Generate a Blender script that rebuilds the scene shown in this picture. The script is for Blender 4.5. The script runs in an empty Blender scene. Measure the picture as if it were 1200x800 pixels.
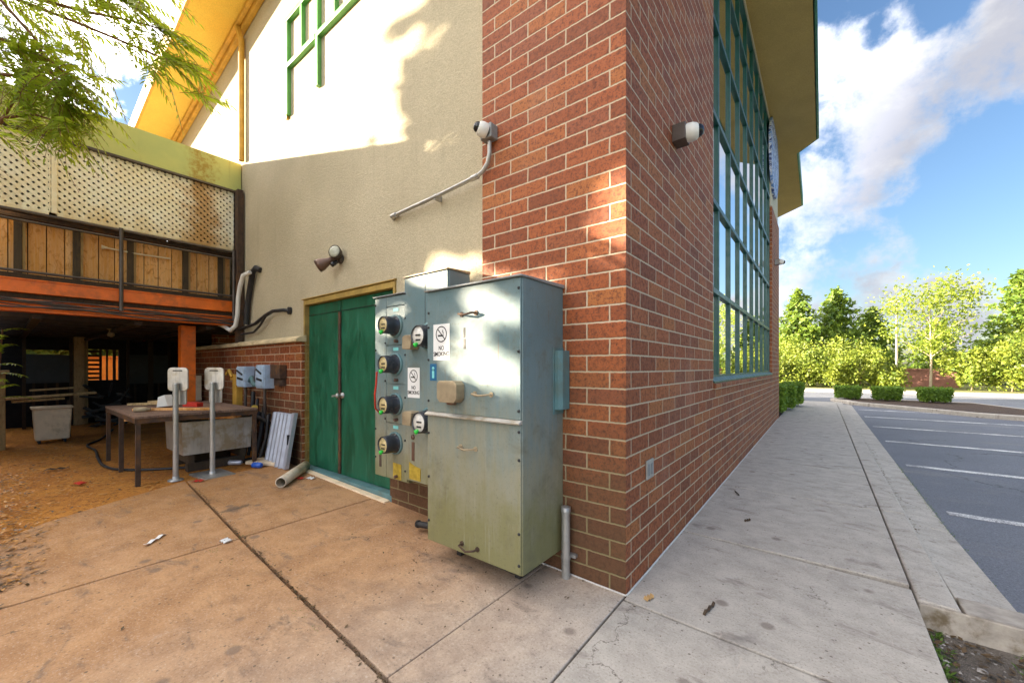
import bpy, bmesh, math, random
import numpy as np
from mathutils import Vector, Matrix

random.seed(7); RNG = np.random.default_rng(11)
scene = bpy.context.scene
COL = scene.collection
R = math.radians
V = Vector

# ------------------------------------------------------------------ node helper
class NT:
    def __init__(s, tree): s.t = tree; s.n = tree.nodes; s.l = tree.links
    def node(s, kind, **kw):
        nd = s.n.new(kind)
        for k, v in kw.items(): setattr(nd, k, v)
        return nd
    def put(s, sock, val):
        if isinstance(val, bpy.types.NodeSocket): s.l.new(val, sock)
        elif val is not None:
            if hasattr(sock, 'default_value'):
                dv = sock.default_value
                if hasattr(dv, '__len__') and not hasattr(val, '__len__'): val = [val] * len(dv)
                if hasattr(dv, '__len__') and len(dv) == 4 and len(val) == 3: val = (*val, 1)
                sock.default_value = val
    def m(s, op, a, b=None, c=None, clamp=False):
        nd = s.node('ShaderNodeMath', operation=op, use_clamp=clamp)
        s.put(nd.inputs[0], a)
        if b is not None: s.put(nd.inputs[1], b)
        if c is not None: s.put(nd.inputs[2], c)
        return nd.outputs[0]
    def mr(s, v, a, b, c=0., d=1., smooth=True):
        nd = s.node('ShaderNodeMapRange', interpolation_type='SMOOTHSTEP' if smooth else 'LINEAR')
        s.put(nd.inputs['Value'], v)
        for k, x in zip(('From Min', 'From Max', 'To Min', 'To Max'), (a, b, c, d)): s.put(nd.inputs[k], x)
        return nd.outputs[0]
    def mix(s, f, a, b, blend='MIX'):
        nd = s.node('ShaderNodeMix', data_type='RGBA', blend_type=blend)
        s.put(nd.inputs[0], f); s.put(nd.inputs[6], a); s.put(nd.inputs[7], b)
        return nd.outputs[2]
    def fmix(s, f, a, b):
        nd = s.node('ShaderNodeMix', data_type='FLOAT')
        s.put(nd.inputs[0], f); s.put(nd.inputs[2], a); s.put(nd.inputs[3], b)
        return nd.outputs[0]
    def pos(s): return s.node('ShaderNodeNewGeometry').outputs['Position']
    def sep(s, v):
        nd = s.node('ShaderNodeSeparateXYZ'); s.put(nd.inputs[0], v); return nd.outputs
    def comb(s, x=0., y=0., z=0.):
        nd = s.node('ShaderNodeCombineXYZ')
        for i, q in enumerate((x, y, z)): s.put(nd.inputs[i], q)
        return nd.outputs[0]
    def scale(s, v, sc):
        nd = s.node('ShaderNodeVectorMath', operation='MULTIPLY'); s.put(nd.inputs[0], v); s.put(nd.inputs[1], sc)
        return nd.outputs[0]
    def noise(s, v, sc=5., det=4., rough=.55, dist=0., out=0):
        nd = s.node('ShaderNodeTexNoise')
        if v is not None: s.put(nd.inputs['Vector'], v)
        s.put(nd.inputs['Scale'], sc); s.put(nd.inputs['Detail'], det); s.put(nd.inputs['Roughness'], rough); s.put(nd.inputs['Distortion'], dist)
        return nd.outputs[out]
    def ramp(s, f, stops, interp='LINEAR'):
        nd = s.node('ShaderNodeValToRGB'); cr = nd.color_ramp; cr.interpolation = interp
        while len(cr.elements) < len(stops): cr.elements.new(.5)
        for e, (p, c) in zip(cr.elements, stops): e.position = p; e.color = (*c[:3], 1)
        s.put(nd.inputs[0], f); return nd.outputs[0]
    def bump(s, h, strength=.3, dist=.01, normal=None):
        nd = s.node('ShaderNodeBump'); s.put(nd.inputs['Height'], h); s.put(nd.inputs['Strength'], strength); s.put(nd.inputs['Distance'], dist)
        if normal is not None: s.put(nd.inputs['Normal'], normal)
        return nd.outputs[0]

def new_mat(name):
    m = bpy.data.materials.new(name); m.use_nodes = True
    nt = NT(m.node_tree); nt.n.clear()
    out = nt.node('ShaderNodeOutputMaterial')
    p = nt.node('ShaderNodeBsdfPrincipled')
    nt.l.new(p.outputs[0], out.inputs[0])
    return m, nt, p

def simple(name, col, rough=.6, metal=0., var=.18, nscale=6., bump=.15, bscale=60., spec=None, dirt=None, streak=0., coat=0.):
    """paint / metal / plastic with uneven tone, fine relief and optional dirt and vertical streaks"""
    m, nt, p = new_mat(name); P = nt.pos()
    n = nt.noise(P, nscale, 5, .6)
    c = nt.mix(nt.mr(n, .25, .75), [x * (1 - var) for x in col], [min(1, x * (1 + var)) for x in col])
    if streak:
        sv = nt.scale(P, (38, 38, 2.2)); ns = nt.noise(sv, 1., 4, .6)
        c = nt.mix(nt.m('MULTIPLY', nt.mr(ns, .5, .75), streak), c, [x * .45 for x in col])
    if dirt:
        nd = nt.noise(P, 9., 6, .65); nd2 = nt.noise(P, 2.3, 4)
        f = nt.m('MULTIPLY', nt.mr(nt.m('ADD', nd, nd2), .98, 1.25), dirt[1])
        c = nt.mix(f, c, dirt[0])
    nt.put(p.inputs['Base Color'], c)
    nt.put(p.inputs['Roughness'], nt.mr(nt.noise(P, 14., 4), .2, .8, max(.02, rough - .1), min(1, rough + .1)))
    nt.put(p.inputs['Metallic'], metal)
    if spec is not None: nt.put(p.inputs['Specular IOR Level'], spec)
    if coat: nt.put(p.inputs['Coat Weight'], coat)
    if bump: nt.put(p.inputs['Normal'], nt.bump(nt.noise(P, bscale, 3), bump, .004))
    return m

M = {}
# ---- brick
def brick_mat():
    m, nt, p = new_mat('brick'); g = nt.node('ShaderNodeNewGeometry')
    P = g.outputs['Position']; x, y, z = nt.sep(P); nx, ny, nz = nt.sep(g.outputs['True Normal'])
    sel = nt.m('GREATER_THAN', nt.m('ABSOLUTE', nx), .5)
    wob = nt.noise(P, 16., 3); wob2 = nt.noise(nt.scale(P, (1, 1, 1.01)), 40., 2)
    u = nt.fmix(sel, nt.m('SUBTRACT', 0, x), nt.m('ADD', y, .02))
    u = nt.m('ADD', nt.m('SUBTRACT', u, .102), nt.m('MULTIPLY', nt.m('SUBTRACT', wob, .5), .009))
    v = nt.m('ADD', z, nt.m('MULTIPLY', nt.m('SUBTRACT', wob2, .5), .008))
    BW, BH = .3048, .1016
    row = nt.m('FLOOR', nt.m('DIVIDE', v, BH)); par = nt.m('MULTIPLY', nt.m('FLOORED_MODULO', row, 2.), .5)
    bu = nt.m('ADD', nt.m('DIVIDE', u, BW), par)
    bi = nt.m('FLOOR', bu)
    fu = nt.m('MULTIPLY', nt.m('FRACT', bu), BW); fv = nt.m('MULTIPLY', nt.m('FRACT', nt.m('DIVIDE', v, BH)), BH)
    du = nt.m('MINIMUM', fu, nt.m('SUBTRACT', BW, fu)); dv = nt.m('MINIMUM', fv, nt.m('SUBTRACT', BH, fv))
    d = nt.m('MINIMUM', du, dv)
    face = nt.mr(d, .0035, .0065)
    wn = nt.node('ShaderNodeTexWhiteNoise', noise_dimensions='3D'); nt.put(wn.inputs['Vector'], nt.comb(bi, row, sel))
    base = nt.ramp(wn.outputs['Value'], [(0, (.22, .054, .013)), (.2, (.28, .068, .015)), (.45, (.325, .08, .018)), (.7, (.36, .094, .021)), (.9, (.40, .13, .028)), (1, (.26, .066, .024))])
    mott = nt.noise(P, 32., 5, .7)
    base = nt.mix(nt.m('MULTIPLY', nt.mr(mott, .46, .68), .75), base, (.09, .03, .02))
    spk = nt.noise(P, 75., 3, .6)
    base = nt.mix(nt.m('MULTIPLY', nt.mr(spk, .52, .66), .7), base, (.05, .02, .016))
    pale = nt.noise(nt.scale(P, (1, 1, .6)), 1.1, 4, .6)
    base = nt.mix(nt.m('MULTIPLY', nt.mr(pale, .55, .8), .16), base, (.55, .36, .3))
    mort = nt.mix(nt.noise(P, 50., 3), (.46, .36, .24), (.6, .49, .36))
    c = nt.mix(face, mort, base)
    # splash-back dirt and algae close to the ground plus painted cabinet-side shade above, ragged upper edge
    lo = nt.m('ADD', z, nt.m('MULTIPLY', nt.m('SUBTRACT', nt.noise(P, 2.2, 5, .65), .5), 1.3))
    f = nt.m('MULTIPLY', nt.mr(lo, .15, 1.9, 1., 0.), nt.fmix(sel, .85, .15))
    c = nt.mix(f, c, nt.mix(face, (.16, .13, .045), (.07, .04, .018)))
    nt.put(p.inputs['Base Color'], c)
    nt.put(p.inputs['Roughness'], nt.fmix(face, .95, nt.mr(mott, .3, .7, .62, .88)))
    h = nt.m('ADD', nt.m('MULTIPLY', nt.mr(d, .0025, .008), .8), nt.m('MULTIPLY', nt.m('ADD', spk, mott), .11))
    nt.put(p.inputs['Normal'], nt.bump(h, .85, .006))
    return m
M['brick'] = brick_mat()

def stucco_mat(name, col, dark, stain=.35):
    m, nt, p = new_mat(name); P = nt.pos(); x, y, z = nt.sep(P)
    n = nt.noise(P, 1.3, 5, .6); fine = nt.noise(P, 95., 3, .7)
    c = nt.mix(nt.mr(n, .3, .7), col, dark)
    c = nt.mix(nt.m('MULTIPLY', nt.mr(fine, .35, .65, 1, 0), .5), c, [q * .55 for q in col])
    run = nt.noise(nt.scale(P, (9, 9, .5)), 1., 5, .65)
    c = nt.mix(nt.m('MULTIPLY', nt.mr(run, .52, .78), stain), c, [q * .55 for q in dark])
    nt.put(p.inputs['Base Color'], c); nt.put(p.inputs['Roughness'], .93)
    nt.put(p.inputs['Normal'], nt.bump(nt.m('ADD', fine, nt.m('MULTIPLY', nt.noise(P, 36., 4), .8)), .9, .006))
    return m
M['stucco'] = stucco_mat('stucco', (.55, .475, .325), (.48, .41, .275), .22)
M['stucco_far'] = stucco_mat('stucco_far', (.66, .6, .45), (.6, .54, .4), .2)
M['soffit_gold'] = stucco_mat('soffit_gold', (.86, .6, .11), (.8, .5, .08), .12)
M['soffit_olive'] = stucco_mat('soffit_olive', (.52, .38, .13), (.45, .33, .11), .1)

def concrete_mat(name, kind):
    m, nt, p = new_mat(name); P = nt.pos(); x, y, z = nt.sep(P)
    big = nt.noise(P, .9, 6, .62, .4); mid = nt.noise(P, 5.5, 6, .68); fine = nt.noise(P, 60., 4, .7); grit = nt.noise(P, 85., 4, .75)
    grey = nt.mix(nt.mr(mid, .3, .7), (.49, .45, .39), (.38, .345, .30))
    warm = nt.mix(nt.mr(mid, .28, .72), (.52, .29, .135), (.38, .20, .09))
    if kind == 'walk': w = nt.mr(nt.m('ADD', x, nt.m('MULTIPLY', big, .8)), -.9, .55, 1., 0.)
    else: w = nt.mr(nt.m('ADD', x, nt.m('MULTIPLY', big, 1.6)), -1.2, 1.5, 1., 0.)
    c = nt.mix(w, grey, warm)
    # orange clay washed over the slabs nearest the dirt yard
    clay = nt.mr(nt.m('ADD', nt.m('ADD', nt.m('MULTIPLY', x, .30), nt.m('MULTIPLY', nt.m('ADD', y, 1.), .05)), nt.m('MULTIPLY', nt.noise(nt.scale(P, (1.2, 2.6, 1)), 1.4, 6, .7), 1.7)), -.72, .15, 1., 0.)
    c = nt.mix(nt.m('MULTIPLY', clay, .85), c, nt.mix(mid, (.42, .2, .05), (.3, .125, .025)))
    # broom lines
    br = nt.noise(nt.scale(P, (2.5, 90, 1) if kind == 'walk' else (70, 3, 1)), 1., 3, .6)
    c = nt.mix(nt.m('MULTIPLY', nt.mr(br, .45, .8), .16), c, (.2, .17, .14))
    c = nt.mix(nt.m('MULTIPLY', nt.mr(grit, .54, .68), .62), c, (.12, .10, .08))
    c = nt.mix(nt.m('MULTIPLY', nt.mr(grit, .32, .46, 1, 0), .38), c, (.66, .6, .52))
    # dark smears and gum spots
    sm = nt.noise(nt.scale(P, (1.6, 3.4, 1)), 1.7, 6, .7, .6)
    c = nt.mix(nt.m('MULTIPLY', nt.mr(sm, .54, .7), .58), c, (.12, .09, .075))
    blo = nt.noise(P, 2.6, 7, .75, .8); c = nt.mix(nt.m('MULTIPLY', nt.mr(blo, .52, .72), .42), c, nt.mix(w, (.2, .19, .175), (.21, .12, .07)))
    vo = nt.node('ShaderNodeTexVoronoi'); nt.put(vo.inputs['Vector'], nt.m('ADD', 0, 0) if False else P); nt.put(vo.inputs['Scale'], 4.2)
    pick = nt.sep(vo.outputs['Color'])[0]
    spot = nt.m('MULTIPLY', nt.mr(nt.m('ADD', vo.outputs['Distance'], nt.m('MULTIPLY', mid, .16)), .17, .26, 1., 0.), nt.m('GREATER_THAN', pick, .55))
    c = nt.mix(nt.m('MULTIPLY', spot, .62), c, (.14, .105, .085))
    # pale scuffs
    sc = nt.noise(nt.scale(P, (3.2, .9, 1)), 3.3, 5, .75, 1.2)
    c = nt.mix(nt.m('MULTIPLY', nt.mr(sc, .62, .74), .4), c, (.6, .5, .42))
    cv = nt.node('ShaderNodeTexVoronoi', feature='DISTANCE_TO_EDGE'); wv = nt.node('ShaderNodeVectorMath', operation='ADD'); nt.put(wv.inputs[0], P); nt.put(wv.inputs[1], nt.scale(nt.noise(P, 4., 5, .7, out=1), (.35, .35, 0)))
    nt.put(cv.inputs['Vector'], wv.outputs[0]); nt.put(cv.inputs['Scale'], .8)
    crack = nt.m('MULTIPLY', nt.mr(cv.outputs['Distance'], .0, .0045, 1., 0.), nt.mr(nt.noise(P, 1.1, 3), .52, .6))
    c = nt.mix(nt.m('MULTIPLY', crack, .75), c, (.07, .055, .04))
    v2 = nt.node('ShaderNodeTexVoronoi'); nt.put(v2.inputs['Vector'], P); nt.put(v2.inputs['Scale'], 26.)
    dot = nt.m('MULTIPLY', nt.mr(v2.outputs['Distance'], .12, .2, 1., 0.), nt.m('GREATER_THAN', nt.sep(v2.outputs['Color'])[1], .8))
    c = nt.mix(nt.m('MULTIPLY', dot, .7), c, (.09, .07, .05))
    nt.put(p.inputs['Base Color'], c)
    nt.put(p.inputs['Roughness'], nt.mr(mid, .3, .7, .72, .95))
    h = nt.m('ADD', nt.m('MULTIPLY', fine, .6), nt.m('ADD', nt.m('MULTIPLY', br, .5), nt.m('MULTIPLY', grit, .25)))
    nt.put(p.inputs['Normal'], nt.bump(h, .5, .004))
    return m
M['patio'] = concrete_mat('patio_concrete', 'patio')
M['walk'] = concrete_mat('walk_concrete', 'walk')

def asphalt_mat():
    m, nt, p = new_mat('asphalt'); P = nt.pos()
    n = nt.noise(P, .35, 5, .6); g = nt.noise(P, 48., 5, .8); g2 = nt.noise(P, 130., 3, .7)
    c = nt.mix(nt.mr(n, .3, .7), (.125, .135, .165), (.175, .185, .215))
    c = nt.mix(nt.m('MULTIPLY', nt.mr(g, .53, .66), .6), c, (.34, .34, .36))
    c = nt.mix(nt.m('MULTIPLY', nt.mr(g2, .48, .64), .65), c, (.04, .04, .045))
    st = nt.noise(nt.scale(P, (.4, 1.6, 1)), 1.3, 5, .7)
    c = nt.mix(nt.m('MULTIPLY', nt.mr(st, .54, .72), .5), c, (.25, .235, .215))
    cv = nt.node('ShaderNodeTexVoronoi', feature='DISTANCE_TO_EDGE'); wv = nt.node('ShaderNodeVectorMath', operation='ADD'); nt.put(wv.inputs[0], P); nt.put(wv.inputs[1], nt.scale(nt.noise(P, 1.6, 5, .7, out=1), (.9, .9, 0)))
    nt.put(cv.inputs['Vector'], wv.outputs[0]); nt.put(cv.inputs['Scale'], .28)
    c = nt.mix(nt.m('MULTIPLY', nt.mr(cv.outputs['Distance'], 0., .006, .8, 0.), nt.mr(nt.noise(P, .5, 3), .45, .55)), c, (.03, .03, .03))
    nt.put(p.inputs['Base Color'], c); nt.put(p.inputs['Roughness'], .7)
    nt.put(p.inputs['Normal'], nt.bump(nt.m('ADD', g, g2), .6, .006))
    return m
M['asphalt'] = asphalt_mat()

def line_mat():
    m, nt, p = new_mat('road_paint'); P = nt.pos()
    g = nt.m('ADD', nt.m('MULTIPLY', nt.noise(P, 60., 4, .75), .6), nt.m('MULTIPLY', nt.noise(P, 3., 4), .4))
    c = nt.mix(nt.mr(g, .42, .56), (.19, .19, .2), (.78, .78, .76))
    nt.put(p.inputs['Base Color'], c); nt.put(p.inputs['Roughness'], .75)
    nt.put(p.inputs['Normal'], nt.bump(nt.noise(P, 140., 3), .4, .004))
    return m
M['line'] = line_mat()

def soil_mat(name, a, b, c3, sc=1.):
    m, nt, p = new_mat(name); P = nt.pos()
    n = nt.noise(P, 2.2 * sc, 6, .7); f = nt.noise(P, 28. * sc, 5, .7); g = nt.noise(P, 110. * sc, 3)
    c = nt.mix(nt.mr(n, .3, .7), a, b)
    c = nt.mix(nt.m('MULTIPLY', nt.mr(f, .48, .68), .8), c, c3)
    c = nt.mix(nt.m('MULTIPLY', nt.mr(g, .56, .7), .5), c, [q * 1.6 for q in a])
    nt.put(p.inputs['Base Color'], c); nt.put(p.inputs['Roughness'], .95)
    nt.put(p.inputs['Normal'], nt.bump(nt.m('ADD', f, nt.m('ADD', n, g)), .9, .02))
    return m
M['dirt'] = soil_mat('clay_dirt', (.60, .255, .036), (.43, .155, .02), (.15, .05, .012))
M['gravel'] = soil_mat('gravel_soil', (.22, .19, .16), (.14, .115, .09), (.07, .06, .045), 1.5)
M['verge'] = soil_mat('verge_soil', (.16, .17, .04), (.12, .13, .03), (.2, .14, .06), .5)
M['mulch'] = soil_mat('mulch', (.1, .06, .04), (.07, .045, .03), (.03, .02, .015), 1.5)

def cabinet_mat():
    m, nt, p = new_mat('cabinet_paint'); P = nt.pos(); x, y, z = nt.sep(P)
    n = nt.noise(P, 3., 5, .6)
    c = nt.mix(nt.mr(n, .3, .7), (.115, .19, .21), (.16, .225, .235))
    # chalking paint gone buff over the lower half, streaked
    st = nt.noise(nt.scale(P, (26, 26, 1.6)), 1., 5, .65)
    lo = nt.m('ADD', z, nt.m('ADD', nt.m('MULTIPLY', nt.m('SUBTRACT', n, .5), 1.1), nt.m('MULTIPLY', nt.m('SUBTRACT', st, .5), .9)))
    c = nt.mix(nt.m('MULTIPLY', nt.mr(lo, .5, 1.45, 1., 0.), .8), c, (.29, .265, .175))
    alg = nt.m('ADD', z, nt.m('ADD', nt.m('MULTIPLY', nt.m('SUBTRACT', nt.noise(P, 5., 6, .7), .5), .8), nt.m('MULTIPLY', nt.m('SUBTRACT', st, .5), .5)))
    c = nt.mix(nt.m('MULTIPLY', nt.mr(alg, .25, .8, 1., 0.), .62), c, (.15, .145, .025))
    gr = nt.noise(P, 55., 5, .8)
    c = nt.mix(nt.m('MULTIPLY', nt.mr(gr, .55, .68), .5), c, (.10, .10, .07))
    mo = nt.noise(P, 4., 7, .75, .5); c = nt.mix(nt.m('MULTIPLY', nt.mr(mo, .5, .72), .5), c, (.12, .11, .07))
    c = nt.mix(nt.m('MULTIPLY', nt.mr(nt.noise(nt.scale(P, (34, 34, 1.3)), 1.7, 5, .7), .58, .74), .4), c, (.36, .36, .3))
    ru = nt.noise(nt.scale(P, (48, 48, 1.1)), 1., 4, .7)
    c = nt.mix(nt.m('MULTIPLY', nt.mr(ru, .62, .74), .6), c, (.2, .095, .03))
    nt.put(p.inputs['Base Color'], c)
    nt.put(p.inputs['Roughness'], nt.mr(n, .3, .7, .4, .62))
    nt.put(p.inputs['Normal'], nt.bump(nt.m('ADD', nt.noise(P, 6., 3), nt.m('MULTIPLY', gr, .12)), .25, .012))
    return m
M['cabinet'] = cabinet_mat()

def door_mat():
    m, nt, p = new_mat('door_paint'); P = nt.pos()
    n = nt.noise(nt.scale(P, (5, 5, 2)), 1.2, 6, .7, .8); s = nt.noise(nt.scale(P, (30, 30, 2.5)), 1., 5, .7)
    c = nt.mix(nt.mr(n, .3, .7), (.002, .06, .027), (.009, .12, .064))
    c = nt.mix(nt.m('MULTIPLY', nt.mr(s, .56, .78), .4), c, (.1, .3, .22))
    c = nt.mix(nt.m('MULTIPLY', nt.mr(nt.noise(P, 18., 5, .7), .62, .75), .45), c, (.015, .05, .03))
    nt.put(p.inputs['Base Color'], c); nt.put(p.inputs['Roughness'], nt.mr(n, .3, .7, .38, .6))
    nt.put(p.inputs['Normal'], nt.bump(nt.noise(P, 9., 4), .2, .01))
    return m
M['door'] = door_mat()

def wood_mat(name, a, b, dark, sc=1.):
    m, nt, p = new_mat(name); P = nt.pos(); x, y, z = nt.sep(P)
    g = nt.noise(nt.scale(P, (40 * sc, 40 * sc, 2.2 * sc)), 1., 6, .65, 1.0)
    isl = nt.node('ShaderNodeNewGeometry').outputs['Random Per Island']
    c = nt.mix(nt.mr(g, .3, .7), a, b)
    c = nt.mix(nt.m('MULTIPLY', isl, .5), c, dark)
    c = nt.mix(nt.m('MULTIPLY', nt.mr(nt.noise(nt.scale(P, (16, 16, 7)), 1., 6, .75, 1.5), .48, .66), .8), c, dark)
    nt.put(p.inputs['Base Color'], c); nt.put(p.inputs['Roughness'], .82)
    nt.put(p.inputs['Normal'], nt.bump(g, .4, .004))
    return m
M['boards'] = wood_mat('fence_boards', (.82, .38, .085), (.86, .52, .26), (.42, .15, .02))
M['wood_dark'] = wood_mat('dark_timber', (.09, .055, .025), (.055, .035, .02), (.03, .02, .012))
M['wood_pale'] = wood_mat('pale_timber', (.5, .33, .14), (.4, .25, .1), (.25, .14, .06))
M['lumber'] = wood_mat('old_lumber', (.68, .49, .25), (.56, .38, .18), (.28, .18, .08))
M['table'] = wood_mat('table_board', (.34, .22, .15), (.2, .13, .1), (.08, .05, .04))

def fascia_mat():
    m, nt, p = new_mat('fascia_paint'); P = nt.pos(); x, y, z = nt.sep(P)
    n = nt.noise(P, 2., 5, .6)
    c = nt.mix(nt.mr(n, .3, .7), (.5, .52, .17), (.4, .45, .16))
    st = nt.noise(nt.scale(P, (14, 14, .8)), 1., 5, .7)
    c = nt.mix(nt.m('MULTIPLY', nt.mr(st, .54, .74), .45), c, (.3, .26, .08))
    yy = nt.mr(nt.m('ABSOLUTE', nt.m('SUBTRACT', nt.m('ADD', y, nt.m('MULTIPLY', nt.m('SUBTRACT', nt.noise(P, 6., 5, .7), .5), .5)), -.42)), .08, .24, 1., 0.)
    c = nt.mix(nt.m('MULTIPLY', yy, nt.mr(nt.noise(P, 14., 5, .75), .4, .6, .25, .9)), c, (.3, .19, .015))
    nt.put(p.inputs['Base Color'], c); nt.put(p.inputs['Roughness'], .6)
    return m
M['fascia'] = fascia_mat()

def lattice_mat():
    m, nt, p = new_mat('lattice_paint'); P = nt.pos(); x, y, z = nt.sep(P)
    n = nt.noise(P, 3., 5, .65)
    c = nt.mix(nt.mr(n, .35, .7), (.9, .86, .72), (.86, .76, .54))
    lo = nt.m('ADD', z, nt.m('MULTIPLY', nt.m('SUBTRACT', nt.noise(nt.scale(P, (4, 4, 1.2)), 1.5, 5, .7), .5), 1.2))
    c = nt.mix(nt.m('MULTIPLY', nt.mr(lo, 2.95, 3.5, 1., 0.), .6), c, (.55, .33, .06))
    r = nt.mr(nt.m('ABSOLUTE', nt.m('SUBTRACT', nt.m('ADD', y, nt.m('MULTIPLY', nt.m('SUBTRACT', n, .5), .7)), -.42)), .05, .3, 1., 0.)
    c = nt.mix(nt.m('MULTIPLY', r, .85), c, (.42, .2, .03))
    nt.put(p.inputs['Base Color'], c); nt.put(p.inputs['Roughness'], .6)
    return m
M['lattice'] = lattice_mat()

def glass_mat():
    m, nt, p = new_mat('window_glass'); P = nt.pos()
    nt.put(p.inputs['Base Color'], (.97, .98, .98)); nt.put(p.inputs['Metallic'], 1.); nt.put(p.inputs['Roughness'], .012)
    nt.put(p.inputs['IOR'], 1.6)
    nt.put(p.inputs['Normal'], nt.bump(nt.noise(P, .9, 2), .02, .05))
    return m
M['glass'] = glass_mat()

M['orange'] = simple('orange_paint', (.8, .16, .008), .45, 0, .2, 4, .15, 30, dirt=((.34, .09, .02), .6))
M['bronze'] = simple('bronze_rail', (.085, .065, .055), .4, .2, .25)
M['green_frame'] = simple('green_frame', (.006, .07, .058), .4, 0, .15, bump=.05)
M['green_trim'] = simple('green_trim', (.1, .32, .085), .45, 0, .15, bump=.05)
M['roof_metal'] = simple('green_roof_metal', (.03, .22, .15), .4, .1, .15)
M['jamb'] = simple('jamb_paint', (.36, .24, .06), .6, 0, .25, streak=.3, dirt=((.2, .12, .04), .6))
M['gold_trim'] = simple('gold_trim', (.6, .34, .05), .6, 0, .2, streak=.3)
M['sill_stone'] = simple('ledge_stone', (.62, .5, .3), .85, 0, .2, 5, .4, 40, dirt=((.3, .22, .1), .6))
M['grey_paint'] = simple('grey_paint', (.25, .27, .28), .5, 0, .15, dirt=((.2, .15, .1), .5))
M['teal_paint'] = simple('teal_paint', (.1, .21, .23), .45, 0, .15, dirt=((.12, .12, .08), .4))
M['galv'] = simple('galvanised', (.42, .42, .41), .42, .65, .2, 9, .12, 50, dirt=((.25, .2, .14), .5))
M['steel'] = simple('dull_steel', (.5, .48, .44), .45, .55, .2, 4, .2, 8, streak=.45, dirt=((.32, .24, .12), .7))
M['pale_blue'] = simple('pale_blue_paint', (.42, .55, .7), .45, 0, .15, dirt=((.2, .22, .25), .6))
M['alu'] = simple('aluminium', (.5, .53, .62), .4, .5, .12, streak=.2)
M['rust'] = simple('rusty_steel', (.07, .042, .028), .75, .2, .4, 14, .4, 60, dirt=((.18, .08, .025), .7))
M['blackpl'] = simple('black_rubber', (.018, .018, .02), .55, 0, .3)
M['dark_meter'] = simple('dark_meter', (.035, .04, .05), .22, 0, .25)
M['dial'] = simple('meter_dial', (.62, .5, .25), .3, 0, .25, 40)
M['dial_white'] = simple('pale_dial', (.75, .73, .68), .3, 0, .12, 40)
M['seal_green'] = simple('seal_green', (.02, .55, .05), .45)
M['tan'] = simple('tan_cast', (.34, .27, .17), .6, .1, .2, dirt=((.15, .1, .06), .5))
M['white_pl'] = simple('white_plastic', (.76, .75, .71), .42, 0, .05)
M['white_dirty'] = simple('offwhite_plastic', (.78, .63, .44), .55, 0, .1, dirt=((.4, .28, .14), .5))
M['paper'] = simple('sticker_white', (.78, .78, .77), .55, 0, .04)
M['ink'] = simple('ink_black', (.02, .02, .022), .6, 0, .1)
M['blue_lbl'] = simple('blue_label', (.012, .12, .26), .5)
M['cyan_lbl'] = simple('cyan_label', (.22, .62, .62), .5)
M['yellow_tag'] = simple('yellow_tag', (.40, .28, .03), .6, 0, .3, 20, dirt=((.22, .13, .03), .9))
M['red_pl'] = simple('red_plastic', (.6, .04, .025), .4)
M['blue_pl'] = simple('blue_plastic', (.015, .1, .5), .35)
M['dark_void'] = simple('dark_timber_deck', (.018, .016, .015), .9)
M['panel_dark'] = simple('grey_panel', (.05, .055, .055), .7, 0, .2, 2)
M['joist'] = simple('joist_steel', (.04, .028, .024), .7, .1, .3, dirt=((.07, .04, .02), .8))
M['orange_wall'] = simple('sunlit_orange', (.8, .26, .04), .8, 0, .12)
M['pvc'] = simple('pvc_pipe', (.62, .54, .42), .5, 0, .1, dirt=((.35, .24, .12), .7))
M['lens'] = simple('dark_lens', (.01, .011, .014), .08, 0, .1, bump=0)
M['brown_metal'] = simple('brown_bell', (.13, .075, .055), .4, .3, .2)
M['frosted'] = simple('frosted_lens', (.42, .42, .33), .3, .0, .15, 30)
M['caulk'] = simple('white_caulk', (.6, .58, .55), .7, 0, .15, 20)
M['conc_block'] = simple('plain_concrete', (.42, .38, .32), .9, 0, .2, 12, .5, 60, dirt=((.26, .16, .07), .6))
M['asphalt_rubber'] = M['blackpl']
M['kerb_stained'] = simple('kerb_stained', (.36, .32, .27), .9, 0, .25, 12, .6, 60, dirt=((.12, .085, .04), .9))
M['bark'] = simple('bark', (.17, .115, .075), .9, 0, .35, 12, .8, 30)
M['bark_pale'] = simple('pale_bark', (.34, .28, .2), .9, 0, .3, 12, .6, 30)
M['twig'] = simple('red_twig', (.2, .085, .035), .7, 0, .3, 30)
M['far_brick'] = simple('far_brick', (.28, .13, .1), .9, 0, .2)
M['red_pole'] = simple('lamp_pole', (.4, .36, .3), .6)

def leaf_mat(name, a, b, trans=.35, rough=.5):
    m = bpy.data.materials.new(name); m.use_nodes = True
    nt = NT(m.node_tree); nt.n.clear(); out = nt.node('ShaderNodeOutputMaterial')
    isl = nt.node('ShaderNodeNewGeometry').outputs['Random Per Island']
    big = nt.noise(nt.pos(), .9, 3)
    c = nt.mix(nt.m('ADD', nt.m('MULTIPLY', isl, .6), nt.m('MULTIPLY', nt.m('SUBTRACT', big, .3), 1.0), clamp=True), a, b)
    d = nt.node('ShaderNodeBsdfPrincipled'); nt.put(d.inputs['Base Color'], c); nt.put(d.inputs['Roughness'], rough); nt.put(d.inputs['Specular IOR Level'], .35)
    t = nt.node('ShaderNodeBsdfTranslucent'); nt.put(t.inputs[0], nt.mix(.35, c, (.5, .6, .04)))
    ms = nt.node('ShaderNodeMixShader'); nt.put(ms.inputs[0], trans)
    nt.l.new(d.outputs[0], ms.inputs[1]); nt.l.new(t.outputs[0], ms.inputs[2]); nt.l.new(ms.outputs[0], out.inputs[0])
    return m
M['leaf_ever'] = leaf_mat('evergreen_leaf', (.035, .095, .016), (.21, .29, .04), .3)
M['leaf_yel'] = leaf_mat('young_leaf', (.1, .17, .022), (.27, .31, .04), .4)
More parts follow.
